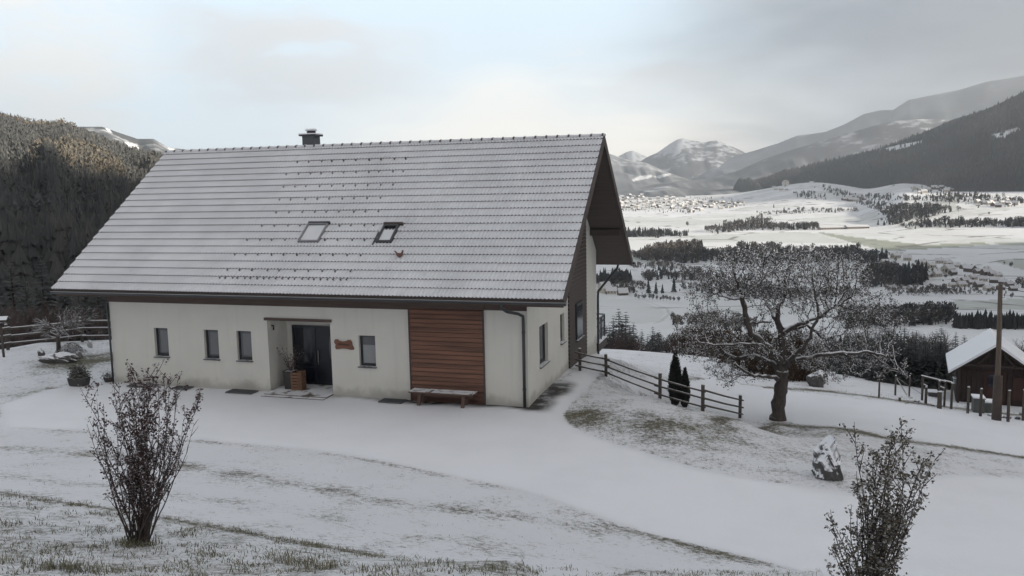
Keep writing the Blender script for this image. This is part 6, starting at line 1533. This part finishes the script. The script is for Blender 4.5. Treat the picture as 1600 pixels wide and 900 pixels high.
# ------------------------------------------------------------------ villages
M_HWALL = m_plain('pale_house_wall', (0.52, 0.48, 0.42), .9, .15, 2); M_HWALL2 = m_plain('brown_barn_wall', (0.13, 0.10, 0.085), .9, .2, 2); M_HWIN = m_plain('house_window', (0.05, 0.05, 0.055), .4)
M_HROOF = m_plain('thin_snow_roof', (0.62, 0.62, 0.635), .8, .12, .3); M_SHEDRED = m_plain('pale_shed_wall', (0.42, 0.37, 0.33), .9, .1, 1)
def cottage(px, py, wpx, label, group=None, wall=None, yaw=None, parts=True, ratio=.75, hh=.42, rr_=.42, windows=True):
    b = G(px, py); k = K(b); w = wpx * k; d = w * ratio; h = w * hh; r = h + d * rr_; wall = wall or (M_HWALL if rnd.random() < .65 else M_HWALL2)
    yaw = rnd.uniform(-.9, .9) if yaw is None else yaw
    m = MB(); x, y = w / 2, d / 2
    m.poly([(-x, -y, -1), (x, -y, -1), (x, -y, h), (-x, -y, h)]); m.poly([(-x, y, -1), (x, y, -1), (x, y, h), (-x, y, h)][::-1])
    for s in (-1, 1): q = [(s * x, -y, -1), (s * x, y, -1), (s * x, y, h), (s * x, 0, r), (s * x, -y, h)]; m.poly(q if s > 0 else q[::-1])
    if windows:
        for i in range(3):
            a = -x + w * (i + .7) / 3.4; m.poly([(a, -y - .02, h * .35), (a + w * .10, -y - .02, h * .35), (a + w * .10, -y - .02, h * .72), (a, -y - .02, h * .72)], 1)
        for s in (-1, 1):
            for yy in (-.22, .1): q = [(s * (x + .02), d * yy, h * .4), (s * (x + .02), d * (yy + .14), h * .4), (s * (x + .02), d * (yy + .14), h * .78), (s * (x + .02), d * yy, h * .78)]; m.poly(q if s > 0 else q[::-1], 1)
    R_ = MB(); ov = w * .05; sl = (r - h) / y; e = h - ov * sl; t = .035 * w
    for s in (-1, 1):
        A = [(-x - ov, s * (y + ov), e), (x + ov, s * (y + ov), e), (x + ov, 0, r), (-x - ov, 0, r)]; B = [(p[0], p[1], p[2] + t) for p in A]
        R_.poly(B if s < 0 else B[::-1]); R_.poly(A[::-1] if s < 0 else A)
        for i in range(4): j = (i + 1) % 4; R_.poly([A[i], A[j], B[j], B[i]] if s < 0 else [A[i], B[i], B[j], A[j]])
    mats = [wall, M_HWIN]
    if parts:
        o = empty('farmhouse', tuple(b), yaw, label, 'house', group); m.build('wall', mats, o); rf = R_.build('roof', M_HROOF, o)
        c = MB(); c.box(x * .3, x * .3 + w * .07, -.035 * w, .035 * w, r - .3, r + w * .10); c.build('chimney', M_HWALL2, rf)
    else:
        for f, mi in zip(R_.f, R_.m): m.poly([R_.v[i] for i in f], 2)
        o = m.build('village_house', mats + [M_HROOF], None, tuple(b), yaw); tag(o, label, 'house', group)
    return o
cottage(945, 457, 17, 'pale farmhouse nearest the roof corner, gable to the right', None, M_HWALL, .5, ratio=.8, hh=.5, rr_=.6)
cottage(955, 459, 16, 'low pale farm building right of the nearest farmhouse', None, M_HWALL, -.1, hh=.35)
cottage(973, 461, 15, 'broad snow roofed barn right of the two farm buildings', None, M_HWALL2, .15, hh=.30, rr_=.6)
z9 = lambda x, y: (1260 + x / 4.09, 360 + y / 4.09)
VL = [(570, 178, 14, .3), (645, 192, 13, -.5), (500, 215, 12, .2), (562, 228, 12, .3), (850, 210, 13, -.5), (742, 222, 14, .1), (800, 238, 12, .2), (905, 222, 12, .2), (960, 236, 11, -.4), (1045, 265, 17, -1.2), (1005, 245, 11, .2), (1092, 275, 12, .3), (1150, 285, 16, .1), (1152, 252, 9, .2),
      (905, 270, 20, .5), (830, 296, 15, .4), (935, 282, 12, .3), (1062, 315, 13, .4), (1130, 325, 13, -.4), (1012, 335, 14, .2), (990, 360, 14, .1), (1200, 335, 15, -.4), (1255, 345, 13, -.6), (1100, 362, 15, .2), (955, 335, 12, .3), (1190, 292, 12, .1), (1295, 358, 13, .2), (1225, 298, 11, .2), (1060, 345, 11, -.2), (1160, 385, 14, .1), (930, 360, 11, .2), (1385, 335, 16, -.5), (780, 300, 12, .2), (1240, 380, 12, .1), (1320, 385, 12, .0)]
special = {0: 'white roofed farmhouse at the upper left end of the village', 9: 'large gabled pale house in the middle of the village', 14: 'long roofed brown barn in the centre of the village', 31: 'house at the right picture edge below the green field'}
for i, (x, y, w, ya) in enumerate(VL):
    px, py = z9(x, y); cottage(px, py, w * .88, special.get(i, 'snow roofed house of the village below the green field strips'), None if i in special else 'houses of the near village', None, ya, parts=True)
for i in range(46):
    x, y = rnd.uniform(480, 1330), 0; y = 195 + (x - 480) * .19 + rnd.uniform(-25, 85); px, py = z9(x, y); lone(px, py, rnd.uniform(3.5, 8), rnd.random() < .3, 'small tree between the houses of the near village', 'trees of the near village')
pb = MB()
# the far village in the sun
def far_houses(poly, n, lb, grp, w0, w1):
    xs = [p[0] for p in poly]; ys = [p[1] for p in poly]; c = 0
    while c < n:
        x, y = rnd.uniform(min(xs), max(xs)), rnd.uniform(min(ys), max(ys))
        if not in_poly(np.array([x]), np.array([y]), poly)[0]: continue
        cottage(x, y, rnd.uniform(w0, w1), lb, grp, None, rnd.uniform(-.9, .9), parts=False, windows=False); c += 1
far_houses([(966, 308), (1020, 303), (1060, 308), (1056, 322), (1010, 328), (968, 330)], 95, 'tiny snow roofed house of the sunlit village at the left end', 'houses of the sunlit village', 3.6, 6)
far_houses([(1050, 313), (1110, 314), (1160, 316), (1164, 320), (1130, 327), (1060, 333), (1045, 326)], 75, 'tiny snow roofed house on the right side of the sunlit village', 'houses of the eastern half of the sunlit village', 3.6, 6.5)
far_houses([(1314, 309), (1345, 307), (1352, 314), (1320, 316)], 11, 'tiny house of the hamlet right of the dish field', 'houses of the small hamlet', 5, 8)
far_houses([(1424, 297), (1470, 294), (1506, 292), (1508, 299), (1470, 303), (1428, 303)], 24, 'small house of the settlement at the forest foot', 'houses at the forest foot', 5, 8.5)
far_houses([(1512, 318), (1545, 314), (1590, 314), (1592, 322), (1560, 324), (1515, 322)], 20, 'small house of the settlement on the right snowfield', 'houses on the right snowfield', 5, 9)
for px, py, w, lb in [(1482, 289, 11, 'pale house standing above the settlement at the forest foot'), (1526, 275, 7, 'single tiny house high in the dark forest'), (1575, 312, 7, 'small house at the forest edge on the right')]: cottage(px, py, w, lb, None, M_HWALL, .1, parts=False, windows=False)
pix_wood('gardens and hedges between the houses of the sunlit village', [(964, 306), (1060, 306), (1160, 314), (1165, 322), (1060, 334), (966, 331)], 380, 6, 13, .4, (.45, .85), small=True)
pix_wood('dark trees below the lower edge of the sunlit village', [(1062, 331), (1085, 328), (1090, 332), (1070, 336)], 30, 8, 14, .4, (.4, .7), small=True)
pix_wood('trees between the houses at the forest foot', [(1420, 294), (1510, 290), (1590, 314), (1590, 324), (1510, 322), (1425, 305)], 200, 7, 14, .5, (.4, .7), small=True)
def long_shed(px, py, wpx, hpx, label, wall):
    b = G(px, py); k = K(b); w, h = wpx * k, hpx * k; d = h * 3
    o = empty('long_shed', tuple(b), 0, label, 'shed'); m = MB(); m.box(-w / 2, w / 2, -d / 2, d / 2, -2, h * .55)
    for i in range(9): x = -w / 2 + w * (i + .3) / 9; m.box(x, x + w * .05, -d / 2 - .3, -d / 2 - .05, h * .1, h * .40, 1)
    m.build('wall', [wall, M_HWIN], o)
    m = MB(); e = 1.0; m.poly([(-w / 2 - e, -d / 2 - e, h * .56), (w / 2 + e, -d / 2 - e, h * .56), (w / 2 + e, 0, h), (-w / 2 - e, 0, h)]); m.poly([(-w / 2 - e, d / 2 + e, h * .56), (w / 2 + e, d / 2 + e, h * .56), (w / 2 + e, 0, h), (-w / 2 - e, 0, h)][::-1]); m.poly([(w / 2, -d / 2, h * .55), (w / 2, d / 2, h * .55), (w / 2, 0, h * .98)]); m.poly([(-w / 2, -d / 2, h * .55), (-w / 2, d / 2, h * .55), (-w / 2, 0, h * .98)][::-1]); m.build('roof', M_HROOF, o)
long_shed(1299, 358, 38, 5, 'long pale reddish shed left of the pair at the edge of the plain', M_SHEDRED)
long_shed(1338, 357, 34, 5.5, 'long pale shed right of the pair at the edge of the plain', M_SHEDRED)
long_shed(1392, 331, 25, 4.5, 'long shed with white roof in front of the wooded gully', M_HWALL2)
long_shed(1418, 332, 16, 5, 'shorter shed beside the wooded gully', M_HWALL2)
long_shed(1374, 234, 12, 3, 'alpine farm building on the snowy clearing of the mountainside', M_HWALL2)

def dish(px, py, dpx, face_az, tilt, label, pale):
    b = G(px, py); k = K(b); R_ = dpx * k / 2
    o = empty('dish_antenna', tuple(b), math.radians(-face_az), label, 'antenna')
    M_D = m_plain('dish_panel', pale, .6, .06, .08)
    m = MB(); n, q = 28, 6; tl = math.radians(tilt); c = np.array([0, 0, R_ * 1.15])
    def pt(i, t, off=0.0):
        a = 2 * math.pi * i / n; r = R_ * t; y = .38 * R_ * t * t - off
        v = np.array([r * math.cos(a), -y - .1 * R_, r * math.sin(a)]); ct, st = math.cos(tl), math.sin(tl); return c + np.array([v[0], v[1] * ct - v[2] * st * -1 * -1, v[1] * -st * -1 * -1 + v[2] * ct]) if False else c + np.array([v[0], v[1] * ct + v[2] * st, -v[1] * st + v[2] * ct])
    for j in range(q):
        for i in range(n):
            m.poly([pt(i, j / q), pt(i + 1, j / q), pt(i + 1, (j + 1) / q), pt(i, (j + 1) / q)], 0, True)
            m.poly([pt(i, (j + 1) / q, -.04 * R_), pt(i + 1, (j + 1) / q, -.04 * R_), pt(i + 1, j / q, -.04 * R_), pt(i, j / q, -.04 * R_)], 0, True)
    m.build('reflector', M_D, o)
    m = MB(); m.tube([c + np.array([0, .3 * R_, 0]), c + np.array([0, .35 * R_, -.5 * R_]), (0, .2 * R_, -2)], [.30 * R_, .28 * R_, .34 * R_], 10); m.build('pedestal', M_LTGREY, o)
    m = MB(); f = c + np.array([0, -.85 * R_, .35 * R_])
    for i in (3, 12, 21): m.tube([pt(i, .7), tuple(f)], .03 * R_, 5)
    m.tube([tuple(f), tuple(f + np.array([0, .12 * R_, -.05 * R_]))], .10 * R_, 8); m.build('feed', M_LTGREY, o)
dish(1227, 291, 11, 14, -28, 'large white satellite dish facing the camera in the valley', (.80, .78, .72))
dish(1200, 291, 9, -60, -25, 'greyish satellite dish turned sideways left of the white one', (.42, .43, .41))
for px, py, w in [(1209, 293, 5), (1192, 294, 4), (1213, 297, 6), (1221, 297, 6), (1229, 297, 5)]: cottage(px, py, w, 'tiny white station building below the satellite dishes', 'buildings of the dish station', M_HWALL, .1, parts=False, windows=False, hh=.35, rr_=.15)

# ------------------------------------------------------------------ grass showing through the thin snow
def grass():
    rs = np.random.RandomState(5); V = []; R_ = []
    def tuft(p, n, h, sp):
        a = rs.rand(n) * 6.283; r = sp * np.sqrt(rs.rand(n)); b = p + np.stack([np.cos(a) * r, np.sin(a) * r, np.zeros(n)], 1); b[:, 2] = ground_z(b[:, 0], b[:, 1]) - .01
        d = rs.normal(0, .55, (n, 3)); d[:, 2] = rs.uniform(.35, 1.2, n); d /= np.linalg.norm(d, axis=1)[:, None]; l = h * rs.uniform(.5, 1.3, n)[:, None]; s = np.cross(d, np.array([0, 0, 1.0])); s /= np.linalg.norm(s, axis=1)[:, None] + 1e-6; w = rs.uniform(.003, .006, n)[:, None]
        mid = b + d * l * .55; tip = b + d * l + np.array([0, 0, -.35]) * l * rs.rand(n, 1)
        rv = np.clip(rs.rand(n) * .7 + rs.rand() * .3, 0, 1)
        Q = np.stack([b - s * w, b + s * w, mid + s * w * .8, b - s * w, mid + s * w * .8, mid - s * w * .8, mid - s * w * .8, mid + s * w * .8, tip], 1).reshape(-1, 3); V.append(Q); R_.append(np.repeat(rv, 9))
    def scatter(poly, n, blades, h, sp):
        xs = [p[0] for p in poly]; ys = [p[1] for p in poly]; c = 0
        while c < n:
            x, y = rs.uniform(min(xs), max(xs)), rs.uniform(min(ys), max(ys))
            if in_poly(np.array([x]), np.array([y]), poly)[0]: tuft(G(x, y), rs.randint(*blades), h * rs.uniform(.6, 1.3), sp); c += 1
    slope = [(0, 770), (150, 793), (300, 818), (450, 845), (580, 868), (800, 884), (1000, 893), (1200, 893), (1280, 893), (1280, 910), (0, 910)]
    scatter(slope, 430, (8, 26), .075, .14)
    scatter([(0, 766), (150, 788), (300, 813), (450, 841), (600, 868), (600, 874), (450, 848), (300, 821), (150, 797), (0, 775)], 95, (10, 24), .06, .12)
    for px, py, n in [(30, 880, 70), (90, 888, 160), (130, 892, 130), (180, 895, 60), (470, 882, 110), (500, 888, 130), (440, 875, 70), (280, 835, 40), (10, 820, 60), (330, 868, 60), (580, 893, 60), (215, 852, 120), (228, 850, 100), (205, 853, 80), (745, 897, 25), (780, 892, 22), (680, 880, 25), (640, 872, 20), (700, 893, 30)]: tuft(G(px, py), n, .15 if n > 60 else .11, .20)
    lawn = [(895, 652), (960, 600), (1030, 620), (1155, 655), (1215, 662), (1450, 694), (1590, 716), (1500, 735), (1330, 765), (1250, 753), (1100, 728), (960, 686)]
    scatter(lawn, 330, (3, 9), .04, .12)
    scatter([(890, 650), (915, 625), (960, 650), (1000, 680), (960, 688), (905, 666)], 130, (8, 18), .045, .14)
    scatter([(0, 672), (350, 696), (700, 748), (1000, 836), (1250, 888), (780, 880), (560, 858), (300, 808), (0, 760)], 230, (2, 6), .035, .12)
    scatter([(1240, 600), (1420, 622), (1600, 645), (1600, 655), (1420, 632), (1240, 612)], 110, (6, 14), .07, .22)
    scatter([(955, 545), (1150, 580), (1230, 602), (1100, 592), (960, 582)], 120, (4, 10), .06, .25)
    scatter([(0, 600), (60, 545), (165, 545), (165, 590), (60, 612), (0, 628)], 120, (4, 10), .05, .22)
    V = np.concatenate(V); o = link('grass', mesh_np('grass', V, np.arange(len(V)).reshape(-1, 3), M_GRASS, dict(rnd=np.concatenate(R_)))); tag(o, 'dead grass blades poking through the thin snow', 'grass', None, 'stuff')
grass()

# ------------------------------------------------------------------ haze of the valley air
def haze():
    m = bpy.data.materials.new('haze'); m.use_nodes = True; nt = m.node_tree; nt.nodes.clear()
    out = nt.nodes.new('ShaderNodeOutputMaterial'); v = nt.nodes.new('ShaderNodeVolumePrincipled'); nt.links.new(v.outputs[0], out.inputs['Volume'])
    v.inputs['Color'].default_value = (.93, .96, 1.0, 1); v.inputs['Density'].default_value = HAZE; v.inputs['Anisotropy'].default_value = 0.6
    mb = MB(); mb.box(-12600, 12600, -12600, 12600, -380, 1350); o = mb.build('haze', m); tag(o, 'thin cold haze filling the valley', 'haze', None, 'stuff')
haze()
